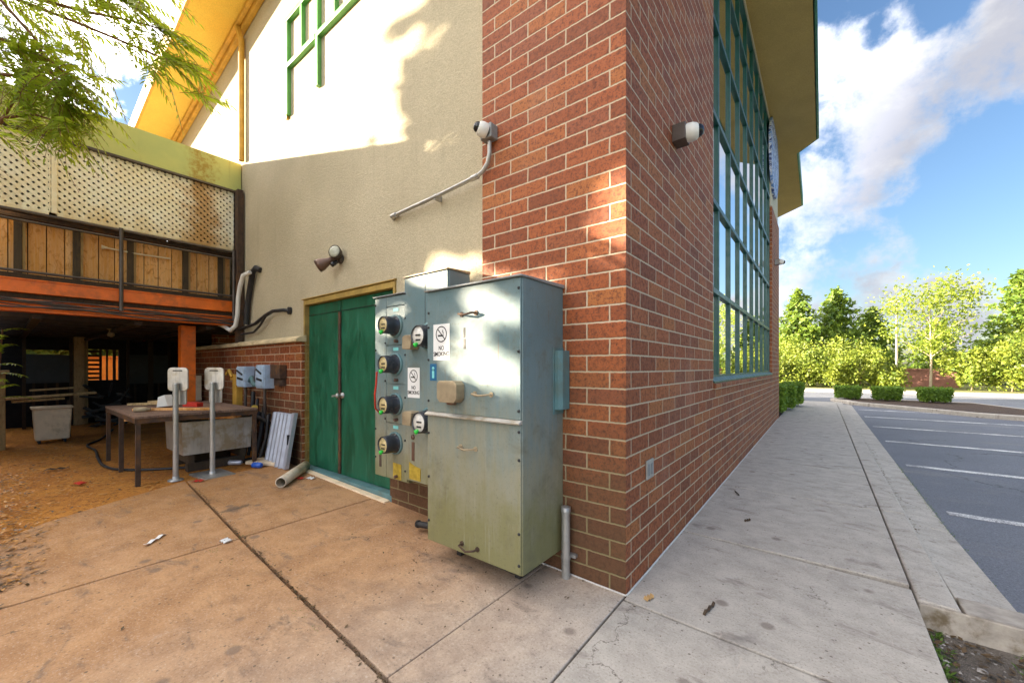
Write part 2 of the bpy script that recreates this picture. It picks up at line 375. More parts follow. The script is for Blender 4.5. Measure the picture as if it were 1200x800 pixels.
M['leaf_shrub'] = leaf_mat('shrub_leaf', (.05, .11, .016), (.28, .31, .04), .3)
M['leaf_box'] = leaf_mat('clipped_leaf', (.06, .15, .018), (.2, .32, .035), .3)
M['leaf_sumac'] = leaf_mat('pinnate_leaf', (.19, .30, .022), (.42, .48, .045), .65, .4)
M['leaf_shade'] = leaf_mat('shade_leaf', (.04, .09, .018), (.09, .14, .03), .25)
M['weed'] = leaf_mat('weed_leaf', (.06, .14, .02), (.13, .22, .04), .35)
M['litter'] = leaf_mat('dead_leaf', (.42, .17, .03), (.55, .29, .08), .1)
M['litter_dark'] = leaf_mat('dark_litter', (.06, .04, .02), (.14, .085, .04), .05)
M['stone'] = simple('pebble', (.28, .26, .24), .85, 0, .5, 20, .3, 80)

# ------------------------------------------------------------------ mesh builder
class MB:
    def __init__(s): s.v = []; s.f = []; s.sm = []
    def add(s, vs, fs, smooth=False):
        o = len(s.v); s.v += [tuple(v) for v in vs]; s.f += [tuple(i + o for i in f) for f in fs]; s.sm += [smooth] * len(fs); return s
    def box(s, x0, y0, z0, x1, y1, z1):
        x0, x1 = min(x0, x1), max(x0, x1); y0, y1 = min(y0, y1), max(y0, y1); z0, z1 = min(z0, z1), max(z0, z1)
        vs = [(x, y, z) for z in (z0, z1) for y in (y0, y1) for x in (x0, x1)]
        return s.add(vs, [(0, 2, 3, 1), (4, 5, 7, 6), (0, 1, 5, 4), (2, 6, 7, 3), (0, 4, 6, 2), (1, 3, 7, 5)])
    def obox(s, c, ax, ay, az):
        c, ax, ay, az = V(c), V(ax), V(ay), V(az)
        vs = [c + ax * i + ay * j + az * k for k in (-1, 1) for j in (-1, 1) for i in (-1, 1)]
        return s.add(vs, [(0, 2, 3, 1), (4, 5, 7, 6), (0, 1, 5, 4), (2, 6, 7, 3), (0, 4, 6, 2), (1, 3, 7, 5)])
    def bar(s, p0, p1, w, h, up=(0, 0, 1)):
        p0, p1 = V(p0), V(p1); d = p1 - p0; L = d.length; d.normalize()
        side = d.cross(V(up))
        if side.length < 1e-4: side = d.cross(V((1, 0, 0)))
        side.normalize(); u = side.cross(d)
        return s.obox((p0 + p1) / 2, d * (L / 2), side * (w / 2), u * (h / 2))
    def cyl(s, p0, p1, r0, r1=None, n=16, caps=True):
        r1 = r0 if r1 is None else r1; p0, p1 = V(p0), V(p1); d = (p1 - p0).normalized()
        a = d.orthogonal().normalized(); b = d.cross(a)
        vs = [p + (a * math.cos(t) + b * math.sin(t)) * r for p, r in ((p0, r0), (p1, r1)) for t in [2 * math.pi * i / n for i in range(n)]]
        s.add(vs, [(i, (i + 1) % n, n + (i + 1) % n, n + i) for i in range(n)], True)
        if caps: s.add(vs[:n], [tuple(reversed(range(n)))]); s.add(vs[n:], [tuple(range(n))])
        return s
    def tube(s, pts, r, n=10, rs=None):
        pts = [V(p) for p in pts]; k = len(pts); ring = []; a = None
        for i, p in enumerate(pts):
            d = (pts[min(i + 1, k - 1)] - pts[max(i - 1, 0)]).normalized()
            a = d.orthogonal().normalized() if a is None else (a - d * a.dot(d)).normalized()
            b = d.cross(a); rr = rs[i] if rs else r
            ring += [p + (a * math.cos(t) + b * math.sin(t)) * rr for t in [2 * math.pi * j / n for j in range(n)]]
        fs = [(i * n + j, i * n + (j + 1) % n, (i + 1) * n + (j + 1) % n, (i + 1) * n + j) for i in range(k - 1) for j in range(n)]
        s.add(ring, fs, True)
        s.add(ring[:n], [tuple(reversed(range(n)))]); s.add(ring[-n:], [tuple(range(n))])
        return s
    def prism(s, poly, fn0, fn1):
        """poly: 2D points; fn0/fn1 map a point to 3D for the two ends"""
        n = len(poly); vs = [fn0(*p) for p in poly] + [fn1(*p) for p in poly]
        s.add(vs, [tuple(reversed(range(n))), tuple(range(n, 2 * n))] + [(i, (i + 1) % n, n + (i + 1) % n, n + i) for i in range(n)])
        return s
    def lathe(s, c, axis, prof, n=20):
        """prof: (distance along axis, radius)"""
        c = V(c); d = V(axis).normalized(); a = d.orthogonal().normalized(); b = d.cross(a); k = len(prof)
        vs = [c + d * h + (a * math.cos(t) + b * math.sin(t)) * r for h, r in prof for t in [2 * math.pi * j / n for j in range(n)]]
        s.add(vs, [(i * n + j, i * n + (j + 1) % n, (i + 1) * n + (j + 1) % n, (i + 1) * n + j) for i in range(k - 1) for j in range(n)], True)
        return s
    def quad(s, a, b, c, d): return s.add([a, b, c, d], [(0, 1, 2, 3)])

WORG = {}
def link(o, parent, org):
    COL.objects.link(o); WORG[o.name] = V(org)
    if parent is not None:
        o.parent = parent; o.location = V(org) - WORG[parent.name]
    else: o.location = org
def obj(name, mb, mat, parent=None, org=None, bevel=0, label=None, seg=2, recalc=True):
    vs = np.array(mb.v, float).reshape(-1, 3)
    if org is None:
        lo, hi = vs.min(0), vs.max(0); org = ((lo[0] + hi[0]) / 2, (lo[1] + hi[1]) / 2, lo[2])
    me = bpy.data.meshes.new(name); me.from_pydata([tuple(v) for v in (vs - np.array(org))], [], mb.f)
    me.polygons.foreach_set('use_smooth', mb.sm)
    me.materials.append(M[mat] if isinstance(mat, str) else mat)
    if recalc:
        b = bmesh.new(); b.from_mesh(me); bmesh.ops.recalc_face_normals(b, faces=b.faces); b.to_mesh(me); b.free()
    me.update()
    o = bpy.data.objects.new(name, me); link(o, parent, org)
    if bevel:
        md = o.modifiers.new('bevel', 'BEVEL'); md.width = bevel; md.segments = seg; md.limit_method = 'ANGLE'; md.angle_limit = R(40)
        md.harden_normals = False
    if label: o['label'] = label
    return o
def thing(name, label, cat, loc, group=None):
    o = bpy.data.objects.new(name, None); o.empty_display_size = .1; link(o, None, loc); return tag(o, label, cat, group)
def tag(o, label, cat, group=None):
    o['label'] = label; o['category'] = cat
    if group: o['group'] = group
    return o
def setting(o, kind='structure'): o['kind'] = kind; return o
def dup(root, loc, label):
    r = root.copy(); COL.objects.link(r); r.location = loc; r['label'] = label; WORG[r.name] = V(loc)
    for ch in list(root.children):
        c = ch.copy(); COL.objects.link(c); c.parent = r
        for g in list(ch.children):
            d = g.copy(); COL.objects.link(d); d.parent = c
    return r
def arr_mesh(name, verts, nper, mat, parent=None, org=(0, 0, 0)):
    """verts: (k, nper, 3) array of independent polygons"""
    k = len(verts); vs = (verts.reshape(-1, 3) - np.array(org)).astype(np.float32)
    me = bpy.data.meshes.new(name); me.vertices.add(k * nper); me.vertices.foreach_set('co', vs.ravel())
    me.loops.add(k * nper); me.loops.foreach_set('vertex_index', np.arange(k * nper, dtype=np.int32))
    me.polygons.add(k); me.polygons.foreach_set('loop_start', np.arange(0, k * nper, nper, dtype=np.int32))
    me.materials.append(M[mat]); me.update(calc_edges=True); me.validate()
    o = bpy.data.objects.new(name, me); link(o, parent, org); return o
def text_part(name, body, size, mat, parent, loc, rot=(math.pi / 2, 0, 0), thick=.0006, sx=1.):
    cu = bpy.data.curves.new(name, 'FONT'); cu.body = body; cu.size = size; cu.align_x = 'CENTER'; cu.extrude = thick; cu.offset = size * .012
    t = bpy.data.objects.new(name + '_tmp', cu); COL.objects.link(t)
    me = bpy.data.meshes.new_from_object(t.evaluated_get(bpy.context.evaluated_depsgraph_get()))
    COL.objects.unlink(t); bpy.data.objects.remove(t)
    me.transform(Matrix.Diagonal((sx, 1, 1, 1))); me.transform(Matrix.Rotation(rot[2], 4, 'Z') @ Matrix.Rotation(rot[0], 4, 'X'))
    me.materials.clear(); me.materials.append(M[mat])
    o = bpy.data.objects.new(name, me); link(o, parent, loc); return o

# ------------------------------------------------------------------ camera (14 mm lens on full frame, level, shifted up)
CAM = V((.914, -2.27, 1.35))
cd = bpy.data.cameras.new('camera'); co = bpy.data.objects.new('camera', cd); COL.objects.link(co)
cd.sensor_width = 36; cd.lens = 14.0; cd.shift_y = .025; cd.clip_start = .05; cd.clip_end = 3000
co.location = CAM; co.rotation_euler = (math.pi / 2, 0, math.atan2(.614, .789)); scene.camera = co

def gh(x): return min(.111, max(0., -.025 * x))

# ------------------------------------------------------------------ ground and paving
mb = MB(); mb.box(-400, -400, -1.2, 400, 400, -.2); setting(obj('ground', mb, 'verge'))
mb = MB(); mb.prism([(-24, 6), (-24, -9), (-3.0, -9), (-3.1, -5.5), (-3.45, -2.5), (-3.92, -2.05), (-4.2, -1.55), (-4.45, -1.0), (-4.4, .4), (-4.4, 6)], lambda x, y: (x, y, -.15), lambda x, y: (x, y, .094)); setting(obj('dirt_floor', mb, 'dirt'))

def slab(mb, poly, zf, th=.14):
    n = len(poly); top = [(x, y, zf(x)) for x, y in poly]; bot = [(x, y, zf(x) - th) for x, y in poly]
    mb.add(top + bot, [tuple(range(n)), tuple(reversed(range(n, 2 * n)))] + [(i, n + i, n + (i + 1) % n, (i + 1) % n) for i in range(n)])
mb = MB()
slab(mb, [(-.56, .3), (-.562, -1.245), (-.006, -1.275), (-.006, .3)], gh)
slab(mb, [(-2.56, .3), (-2.545, -1.148), (-.567, -1.243), (-.565, .3)], gh)
slab(mb, [(-4.53, .3), (-4.55, -1.02), (-2.558, -1.146), (-2.575, .3)], gh)
slab(mb, [(-2.535, -1.168), (-2.54, -5.5), (-.006, -5.5), (-.006, -1.295), (-.56, -1.265)], gh)
slab(mb, [(-4.56, -1.035), (-4.3, -1.55), (-4.02, -2.05), (-3.55, -2.5), (-3.2, -5.5), (-2.552, -5.5), (-2.548, -1.166)], gh)
setting(obj('patio', mb, 'patio', bevel=.006))
mb = MB(); mb.box(-2.5, -5.5, -.15, 1.33, .2, -.035); mb.box(.02, .2, -.15, 1.335, 1.1, -.035); mb.box(.02, 1.1, -.15, 1.4, 17.5, -.035); setting(obj('joint_bed', mb, 'mulch'))

js = [-1.35, -.045, 1.19, 2.83, 4.45, 6.07, 7.69, 9.31, 10.93, 12.55, 14.17, 15.79, 17.6]
mb = MB()
for i in range(len(js) - 1):
    k = -.045 if i == 0 else (-.05 if i == 1 else -.0)
    slab(mb, [(.004, js[i] + .007), (1.343, js[i] + .007 + (k if i else 0)), (1.343, js[i + 1] - .007 + (-.05 if i + 1 in (1, 2) else 0)), (.004, js[i + 1] - .007)], lambda x: 0., .13)
slab(mb, [(.004, -5.5), (1.345, -5.5), (1.345, -1.36), (.004, -1.36)], lambda x: 0., .13)
setting(obj('sidewalk', mb, 'walk', bevel=.006))
# kerb, gutter pan and kerb return round the gravel bed
mb = MB(); yb = [1.0, 2.85, 5.9, 9., 12., 15., 17.6]
for a, b in zip(yb[:-1], yb[1:]):
    mb.prism([(1.353, -.3), (1.53, -.3), (1.53, -.004), (1.353, .002)], lambda x, z, a=a: (x, a + .004, z), lambda x, z, b=b: (x, b - .004, z))
setting(obj('kerb', mb, 'walk', bevel=.015))
mb = MB(); mb.prism([(1.353, .975), (1.56, .985), (9., 1.02), (9., 1.203), (1.56, 1.207), (1.54, 1.207), (1.54, .998), (1.353, .996)], lambda x, y: (x, y, -.3), lambda x, y: (x, y, max(-.085, -.004 - .13 * max(0, x - 1.53))))
setting(obj('kerb_return', mb, 'kerb_stained', bevel=.008))
mb = MB()
for a, b in zip(yb[:-1], yb[1:]):
    a2 = max(a, 1.21)
    mb.prism([(1.535, -.3), (1.80, -.3), (1.80, -.098), (1.535, -.08)], lambda x, z, a=a2: (x, a + .004, z + (.066 if a < 1.3 and z > -.2 and x < 1.7 else (.05 if a < 1.3 and z > -.2 else 0))), lambda x, z, b=b: (x, b - .004, z))
setting(obj('gutter', mb, 'walk', bevel=.006))
mb = MB()
mb.box(1.802, 1.205, -.29, 90, 27.5, -.104); mb.box(-60, 17.62, -.29, 1.798, 27.5, -.104)
setting(obj('parking_lot', mb, 'asphalt'))
for k in range(7):
    y = 3.5 + 2.45 * k
    mb = MB(); y2 = y + .02
    n = 6; xs = [1.9 + (7.0 - 1.9) * i / n for i in range(n + 1)]
    for i in range(n): mb.box(xs[i], y2 - .062, -.102, xs[i + 1], y2 + .062, -.099)
    setting(obj('parking_line', mb, 'line', recalc=True))
mb = MB(); mb.box(1.36, -9, -.3, 12, .99, -.15); setting(obj('gravel_bed', mb, 'gravel'))
# planted island with its own kerb, tapering towards the drive
isl = [(1.75, 17.9), (4.6, 14.9), (6.3, 14.2), (6.9, 14.35), (6.8, 15.0), (5.4, 20.0), (1.5, 20.6), (1.2, 19.6)]
mb = MB(); mb.prism(isl, lambda x, y: (x, y, -.15), lambda x, y: (x, y, .03))
setting(obj('island_kerb', mb, 'walk', bevel=.03))
cx = sum(p[0] for p in isl) / 8; cy = sum(p[1] for p in isl) / 8
mb = MB(); mb.prism([(cx + (x - cx) * .88, cy + (y - cy) * .88) for x, y in isl], lambda x, y: (x, y, .0), lambda x, y: (x, y, .034))
setting(obj('island_soil', mb, 'mulch'))
mb = MB(); mb.box(-60, 27.5, -.19, 90, 28.6, .04); setting(obj('far_kerb', mb, 'walk', bevel=.03))
mb = MB(); mb.box(-60, 28.6, -.19, 90, 120, .03); setting(obj('verge', mb, 'verge'))

# ------------------------------------------------------------------ the building
BL = thing('commercial_building', 'brick and cream stucco commercial building with green windows and deep gold soffits', 'building', (0, 0, 0))
Y0, Y1 = .08, 10.64
YW0, YW1, ZS, ZT = 2.40, 8.76, 1.20, 7.02
XR = -.30                                      # inner face of right wall
mb = MB()
mb.box(-1.14, 0, -.25, 0, .5, 7.08)           # corner pier
mb.box(XR, .5, -.25, 0, YW0, 7.08)
mb.box(XR, YW0, -.25, 0, YW1, ZS - .09)
mb.box(XR, YW1, -.25, 0, Y1, 5.1)
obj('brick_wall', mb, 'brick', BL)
mb = MB()
mb.box(XR, YW1, 5.1, -.03, Y1, 7.08); mb.box(XR, YW0, ZT, -.03, YW1, 7.08)
mb.box(-11, Y1 - .3, -.2, XR, Y1, 7.08)
obj('gable_wall', mb, 'stucco_far', BL)
# front stucco wall with a door opening, top following the rake
rake = lambda x: 6.75 + .132 * (min(x, -1.2) + 5.61)
DX0, DX1, DZ = -4.18, -2.36, 2.12
mb = MB()
mb.prism([(-10.9, 2.3), (-6.4, 2.3), (-6.4, 1.70), (DX0 - .03, 1.70), (DX0 - .03, DZ + .06), (DX1 + .03, DZ + .06), (DX1 + .03, 1.2), (-1.14, 1.2), (-1.14, rake(-1.14)), (-10.9, rake(-10.9))],
         lambda x, z: (x, Y0, z), lambda x, z: (x, Y0 + .3, z))
obj('stucco_wall', mb, 'stucco', BL)
mb = MB()
mb.box(-8.75, .03, -.2, DX0 - .0, .33, 1.66); mb.box(DX1, .03, -.2, -1.14, .33, 1.2)
mb.box(-8.75, .335, 1.4, -8.5, 6, 2.2); mb.box(-8.75, .335, -.2, -8.5, 6, 1.4)
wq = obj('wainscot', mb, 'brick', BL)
mb = MB(); mb.prism([(-.05, 1.665), (-.05, 1.70), (.0, 1.735), (.079, 1.75), (.079, 1.665)], lambda y, z: (-6.42, y, z), lambda y, z: (DX0 + .02, y, z))
mb.prism([(-.03, 1.665), (-.03, 1.72), (.04, 1.74), (.3, 1.74), (.3, 1.665)], lambda y, z: (-8.8, y, z), lambda y, z: (-6.424, y, z))
obj('ledge', mb, 'sill_stone', wq, bevel=.006)
# upper wall left above the deck roof, side wall (hidden shell)
mb = MB(); mb.box(-11, Y0 + .3, 2.3, -10.7, Y1, rake(-11)); obj('side_wall', mb, 'stucco', BL)
# green double door
mb = MB(); w = .07
mb.box(DX0 - .03, .06, .05, DX0 + .0, .2, DZ + .06); mb.box(DX1, .06, .05, DX1 + .03, .2, DZ + .06); mb.box(DX0, .06, DZ, DX1, .2, DZ + .06)
mb.prism([(.045, DZ + .068), (.045, DZ + .076), (.079, DZ + .09), (.079, DZ + .064)], lambda y, z: (DX0 - .06, y, z), lambda y, z: (DX1 + .04, y, z))
obj('door_frame', mb, 'jamb', BL, bevel=.004)
xm = -3.42
def leaf(x0, x1, zt):
    mb = MB(); mb.box(x0, .115, .13, x1, .16, zt); mb.box(x0, .105, zt - .16, x1, .1145, zt - .155) if False else None
    return mb
d1 = obj('door', leaf(DX0 + .006, xm - .008, DZ - .006), 'door', BL, bevel=.004)
d2 = obj('door', leaf(xm + .008, DX1 - .006, DZ - .006), 'door', BL, bevel=.004)
mb = MB(); mb.box(DX0 + .01, .106, DZ - .13, xm - .012, .1145, DZ - .125); mb.box(xm + .012, .106, DZ - .13, DX1 - .01, .1145, DZ - .125); obj('seam', mb, 'ink', d1)
mb = MB(); mb.box(xm - .022, .095, .14, xm + .022, .1135, DZ - .14); obj('astragal', mb, 'rust', d1, bevel=.003, label='rusty astragal strip down the middle of the green doors')
mb = MB(); mb.lathe((xm + .05, .1135, 1.03), (0, -1, 0), [(0, .035), (.015, .032), (.02, .014), (.05, .014), (.055, .026), (.075, .028), (.085, 0.001)], 16)
mb.bar((xm + .05, .05, 1.035), (xm - .06, .05, 1.02), .018, .02); obj('handle', mb, 'galv', d2)
mb = MB(); mb.box(DX0 - .03, .03, .03, DX1 + .03, .17, .124); obj('threshold', mb, 'teal_paint', BL, bevel=.006)
mb = MB(); mb.prism([(-.035, -.03), (-.035, .012), (.028, .018), (.028, -.03)], lambda y, z: (DX0, y, gh(DX0) + z), lambda y, z: (DX1, y, gh(DX1) + z)); obj('door_step', mb, 'white_dirty', BL, bevel=.006)
# curtain window on the right face
win = MB(); XW = -.055; fr = .05
ys = [2.40 + (YW1 - 2.40) * i / 9 for i in range(10)]
ys = [2.24, 2.97, 3.71, 4.45, 5.19, 5.94, 6.67, 7.4, 8.1, YW1 - .03]
for y in ys[1:]: win.box(XW - .09, y - .027, ZS, XW + .006, y + .027, ZT)
win.box(XW - .09, YW0 + .002, ZS, XW + .005, YW0 + .05, ZT)
zs = [ZS + .03, 2.22, 3.23, 4.23, 5.30, 6.27, ZT - .035]
for z in zs:
    win.box(XW - .088, YW0 + .052, z - .03, XW + .012, YW1 - .002, z + .03)
W1 = obj('window', win, 'green_frame', BL, bevel=.004, label='tall green grid window of the long brick wall')
gl = MB(); gl.box(XW - .03, YW0 + .01, ZS + .01, XW - .022, YW1 - .01, ZT - .01); obj('pane', gl, 'glass', W1)
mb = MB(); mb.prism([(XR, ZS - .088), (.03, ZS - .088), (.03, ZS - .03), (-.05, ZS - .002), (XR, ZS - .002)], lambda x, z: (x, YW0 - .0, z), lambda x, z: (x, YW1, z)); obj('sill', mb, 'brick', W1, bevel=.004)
mb = MB(); mb.prism([(-.052, ZS), (.012, ZS - .022), (.012, ZS - .005), (-.04, ZS + .04)], lambda x, z: (x, YW0 + .004, z), lambda x, z: (x, YW1 - .004, z)); obj('sill_flashing', mb, 'green_frame', W1)
# round sign on far end of the wall
sg = MB(); sg.lathe((-.03, 9.28, 6.42), (1, 0, 0), [(0, .95), (.05, .95), (.055, .9), (.055, .001)], 40)
def emblem_mat():
    m, nt, p = new_mat('emblem'); P = nt.pos()
    n = nt.noise(nt.scale(P, (1, 1.2, 1)), 7., 3, .6, 1.2)
    nt.put(p.inputs['Base Color'], nt.ramp(n, [(.44, (.03, .06, .22)), (.5, (.75, .78, .85)), (.56, (.1, .22, .5))])); nt.put(p.inputs['Roughness'], .5); return m
M['emblem'] = emblem_mat()
obj('emblem', sg, 'emblem', BL, label='round blue and white emblem high on the far end of the wall')
# decorative green grille high on the stucco
mb = MB(); g0, g1 = Y0 - .05, Y0 + .01
zb, zm, zt = 4.66, 5.29, 5.90
mb.box(-4.66, g0, zb, -4.60, g1, zt - .031); mb.box(-3.85, g0, zb + .03, -3.79, g1, zt - .031)
mb.box(-4.66, g0 - .004, zt - .03, -2.2, g1, zt + .03); mb.box(-4.598, g0 - .004, zm - .03, -3.852, g1, zm + .03); mb.box(-3.788, g0 - .004, zm - .03, -2.2, g1, zm + .03)
for x in (-4.22, -3.42, -3.02, -2.62): mb.box(x - .028, g0, zm + .031, x + .028, g1, zt - .031)
obj('window_grille', mb, 'green_trim', BL, bevel=.004)
mb = MB(); mb.box(-4.70, Y0 - .03, zb - .03, -4.662, Y0 + .01, zt + .07); mb.box(-4.66, Y0 - .03, zt + .032, -2.2, Y0 + .01, zt + .07); obj('grille_edge', mb, 'gold_trim', BL)
# rake roof with golden soffit, moulding and downpipe
rk = lambda x: 6.75 + .132 * (x + 5.61)
xa, xb_ = -12.2, -1.6
mb = MB(); mb.prism([(xa, rk(xa) + .03), (xb_, rk(xb_) + .03), (xb_, rk(xb_) + .32), (xa, rk(xa) + .32)], lambda x, z: (x, -.60, z), lambda x, z: (x, 10.3, z))
RF = obj('roof', mb, 'roof_metal', BL)
mb = MB(); mb.prism([(xa, rk(xa)), (xb_, rk(xb_)), (xb_, rk(xb_) + .028), (xa, rk(xa) + .028)], lambda x, z: (x, -.58, z), lambda x, z: (x, Y0 + .29, z)); obj('soffit', mb, 'soffit_gold', RF)
mb = MB(); mb.prism([(xa, rk(xa) - .02), (xb_, rk(xb_) - .02), (xb_, rk(xb_) + .34), (xa, rk(xa) + .34)], lambda x, z: (x, -.62, z), lambda x, z: (x, -.582, z)); obj('fascia', mb, 'gold_trim', RF)
mb = MB(); mb.prism([(xa, rk(xa) - .13), (xb_, rk(xb_) - .13), (xb_, rk(xb_) - .002), (xa, rk(xa) - .002)], lambda x, z: (x, Y0 - .07, z), lambda x, z: (x, Y0 - .002, z))
mb.prism([(xa, rk(xa) - .06), (xb_, rk(xb_) - .06), (xb_, rk(xb_) - .002), (xa, rk(xa) - .002)], lambda x, z: (x, Y0 - .13, z), lambda x, z: (x, Y0 - .072, z)); obj('cornice', mb, 'gold_trim', RF, bevel=.01)
mb = MB(); mb.tube([(-6.2, .03, 4.55), (-6.2, .03, 6.45)], .04, 12); mb.bar((-6.2, .03, 6.4), (-6.2, -.03, 6.6), .05, .05); obj('downpipe', mb, 'gold_trim', BL)
# eaves on the right with 45 degree corner returns
ev = [(-1.58, -.72), (.84, -.72), (.84, 10.4), (.41, 10.93), (.37, 15.3), (-.4, 16.1), (-1.58, 16.1)]
mb = MB(); mb.prism(ev, lambda x, y: (x, y, 7.45), lambda x, y: (x, y, 7.62)); RE = obj('roof', mb, 'roof_metal', BL)
ev2 = [(-1.55, -.70), (.80, -.70), (.80, 10.38), (.38, 10.9), (.34, 15.27), (-.4, 16.05), (-1.55, 16.05)]
mb = MB(); mb.prism(ev2, lambda x, y: (x, y, 7.09), lambda x, y: (x, y, 7.12)); obj('soffit', mb, 'soffit_olive', RE)
mb = MB()
for (a, b) in zip(ev[1:5], ev[2:6]):
    mb.bar((a[0], a[1], 7.28), (b[0], b[1], 7.28), .035, .34)
obj('fascia', mb, 'roof_metal', RE)
mb = MB(); mb.box(-11, 10.94, -.2, -1.3, 15.5, 7.08); obj('rear_wing', mb, 'stucco_far', BL)
# white sealant bead at the foot of the brick
mb = MB(); mb.tube([(.004, .0, .004)] + [(.006 + .002 * (i % 2), .35 * i, .005) for i in range(1, 30)], .006, 6)
mb.tube([(.002, -.004, .004)] + [(-.22 * i, -.007, gh(-.22 * i) + .004) for i in range(1, 9)], .005, 6)
obj('sealant_bead', mb, 'caulk', BL)

# ------------------------------------------------------------------ raised walkway (deck) on the left
DK = thing('raised_walkway', 'orange steel raised walkway with yellow green roof edge against the stucco wall', 'walkway', (-8, -1.2, .1))
YD0, YD1 = -2.36, .07
mb = MB(); mb.box(-6.42, YD0, 2.21, -6.35, YD1, 2.37); mb.box(-6.5, YD0, 2.355, -6.335, YD1, 2.372) ; obj('steel_beam', mb, 'orange', DK, bevel=.004)
mb = MB(); mb.box(-6.46, YD0, 2.0, -6.40, YD1, 2.14); mb.box(-6.5, YD0, 2.128, -6.355, YD1, 2.142); mb.box(-6.5, YD0, 1.995, -6.355, YD1, 2.01); obj('steel_beam', mb, 'orange', DK, bevel=.003)
mb = MB(); mb.box(-12.2, YD0, 2.145, -6.424, YD1 - .002, 2.24); mb.box(-6.62, YD0, 2.374, -6.36, YD1, 2.43); obj('deck_floor', mb, 'wood_dark', DK, bevel=.004)
mb = MB()
for i in range(9):
    x = -7.1 - .6 * i; mb.box(x - .03, YD0, 1.98, x + .03, 4, 2.14)
for y in (-2.0, -1.1, -.3): mb.box(-12, y - .04, 1.93, -6.52, y + .04, 1.978)
obj('joist', mb, 'joist', DK)
mb = MB(); mb.box(-12.4, YD1 - .0, 2.15, -8.76, 4.2, 2.24); obj('deck_floor', mb, 'wood_dark', DK)
mb = MB(); mb.box(-7.0, -.57, .09, -6.82, -.39, 1.99); mb.box(-7.06, -.63, .094, -6.76, -.33, .115); obj('post', mb, 'orange', DK, bevel=.004, label='bright orange square steel post under the walkway')
mb = MB(); mb.box(-6.40, YD0, 4.11, -6.33, YD1, 4.55); FA = obj('fascia', mb, 'fascia', DK, bevel=.004)
mb = MB(); mb.box(-6.44, YD0, 4.085, -6.32, YD1, 4.109); obj('drip_edge', mb, 'bronze', FA)
mb = MB(); mb.box(-11, YD0, 4.35, -6.402, YD1, 4.5); obj('deck_roof', mb, 'conc_block', DK)
mb = MB(); mb.box(-6.43, -.02, .1, -6.37, .06, 4.08) if False else mb.box(-6.43, .0, 2.44, -6.36, .07, 4.08); obj('corner_post', mb, 'bronze', DK, bevel=.004)
mb = MB(); mb.box(-11, YD0, 2.44, -10.9, YD1, 4.34); mb.box(-10.9, YD0, 2.44, -6.66, YD0 + .06, 4.34); obj('rear_screen', mb, 'wood_dark', DK)

def lattice(y0, y1, z0, z1, label):
    t = MB(); L = thing('lattice_panel', label, 'lattice', (-6.39, (y0 + y1) / 2, z0), 'lattice panels under the walkway roof')
    pit = .082; wd = .021
    for sgn, xo in ((1, -6.392), (-1, -6.384)):
        c0 = (y0 - z1) if sgn > 0 else (y0 + z0); c1 = (y1 - z0) if sgn > 0 else (y1 + z1)
        c = c0 + .02
        while c < c1:                              # line y = sgn*z + c
            ts = sorted([max(y0, min(y1, sgn * z0 + c)), max(y0, min(y1, sgn * z1 + c))])
            if ts[1] - ts[0] > .012:
                za, zb2 = sgn * (ts[0] - c), sgn * (ts[1] - c)
                t.bar((xo, ts[0], za), (xo, ts[1], zb2), .0075, wd * 1.7, up=(0, -1 * sgn, 1))
            c += pit * 1.0
    obj('lattice_strips', t, 'lattice', L)
    b = MB(); b.box(-6.40, y0 - .035, z0, -6.372, y0 + .012, z1); b.box(-6.40, y1 - .012, z0, -6.372, y1 + .0, z1); b.box(-6.40, y0 + .013, z0 - .03, -6.372, y1 - .013, z0 + .012)
    obj('batten', b, 'lattice', L, bevel=.003)
lattice(-1.86, -.02, 3.2, 4.08, 'cream lattice panel between the white batten and the stucco wall')
lattice(-2.35, -1.9, 3.2, 4.08, 'cream lattice panel behind the overhanging leafy branch')

FN = thing('timber_fence', 'rust coloured vertical board fence behind the walkway railing', 'fence', (-6.6, -1.3, 2.43))
mb = MB(); y = YD0
while y < -.02:
    w_ = .138 + .006 * random.random(); mb.box(-6.64, y, 2.432, -6.618 + .004 * random.random(), min(y + w_, 0), 3.10 + .015 * random.random()); y += w_ + .009
obj('boards', mb, 'boards', FN)
mb = MB(); mb.box(-6.63, YD0, 3.115, -6.55, .0, 3.165); mb.box(-6.65, YD0, 2.94, -6.642, 0, 3.02); obj('fence_rail', mb, 'rust', FN)
for y in (-2.13, -1.66, -1.16, -.56, -.12):
    b = MB(); b.box(-6.615, y - .045, 2.434, -6.56, y + .02, 3.11); po = obj('fence_post', b, 'wood_dark', FN, bevel=.004)
    b = MB(); b.box(-6.612, y + .0215, 2.434, -6.575, y + .045, 3.108); obj('batten', b, 'wood_pale', po)
RL = thing('pipe_railing', 'dark bronze pipe railing along the walkway edge in front of the boards', 'railing', (-6.3, -1.3, 2.1))
mb = MB()
for z in (3.135, 3.03, 2.45): mb.tube([(-6.32, YD0, z), (-6.32, .0, z)], .016 if z < 3.1 else .02, 8)
obj('rail', mb, 'bronze', RL)
for y in (-1.30, -.04):
    b = MB(); b.tube([(-6.30, y, 2.08), (-6.30, y, 3.16)], .022, 8); obj('rail_post', b, 'bronze', RL)
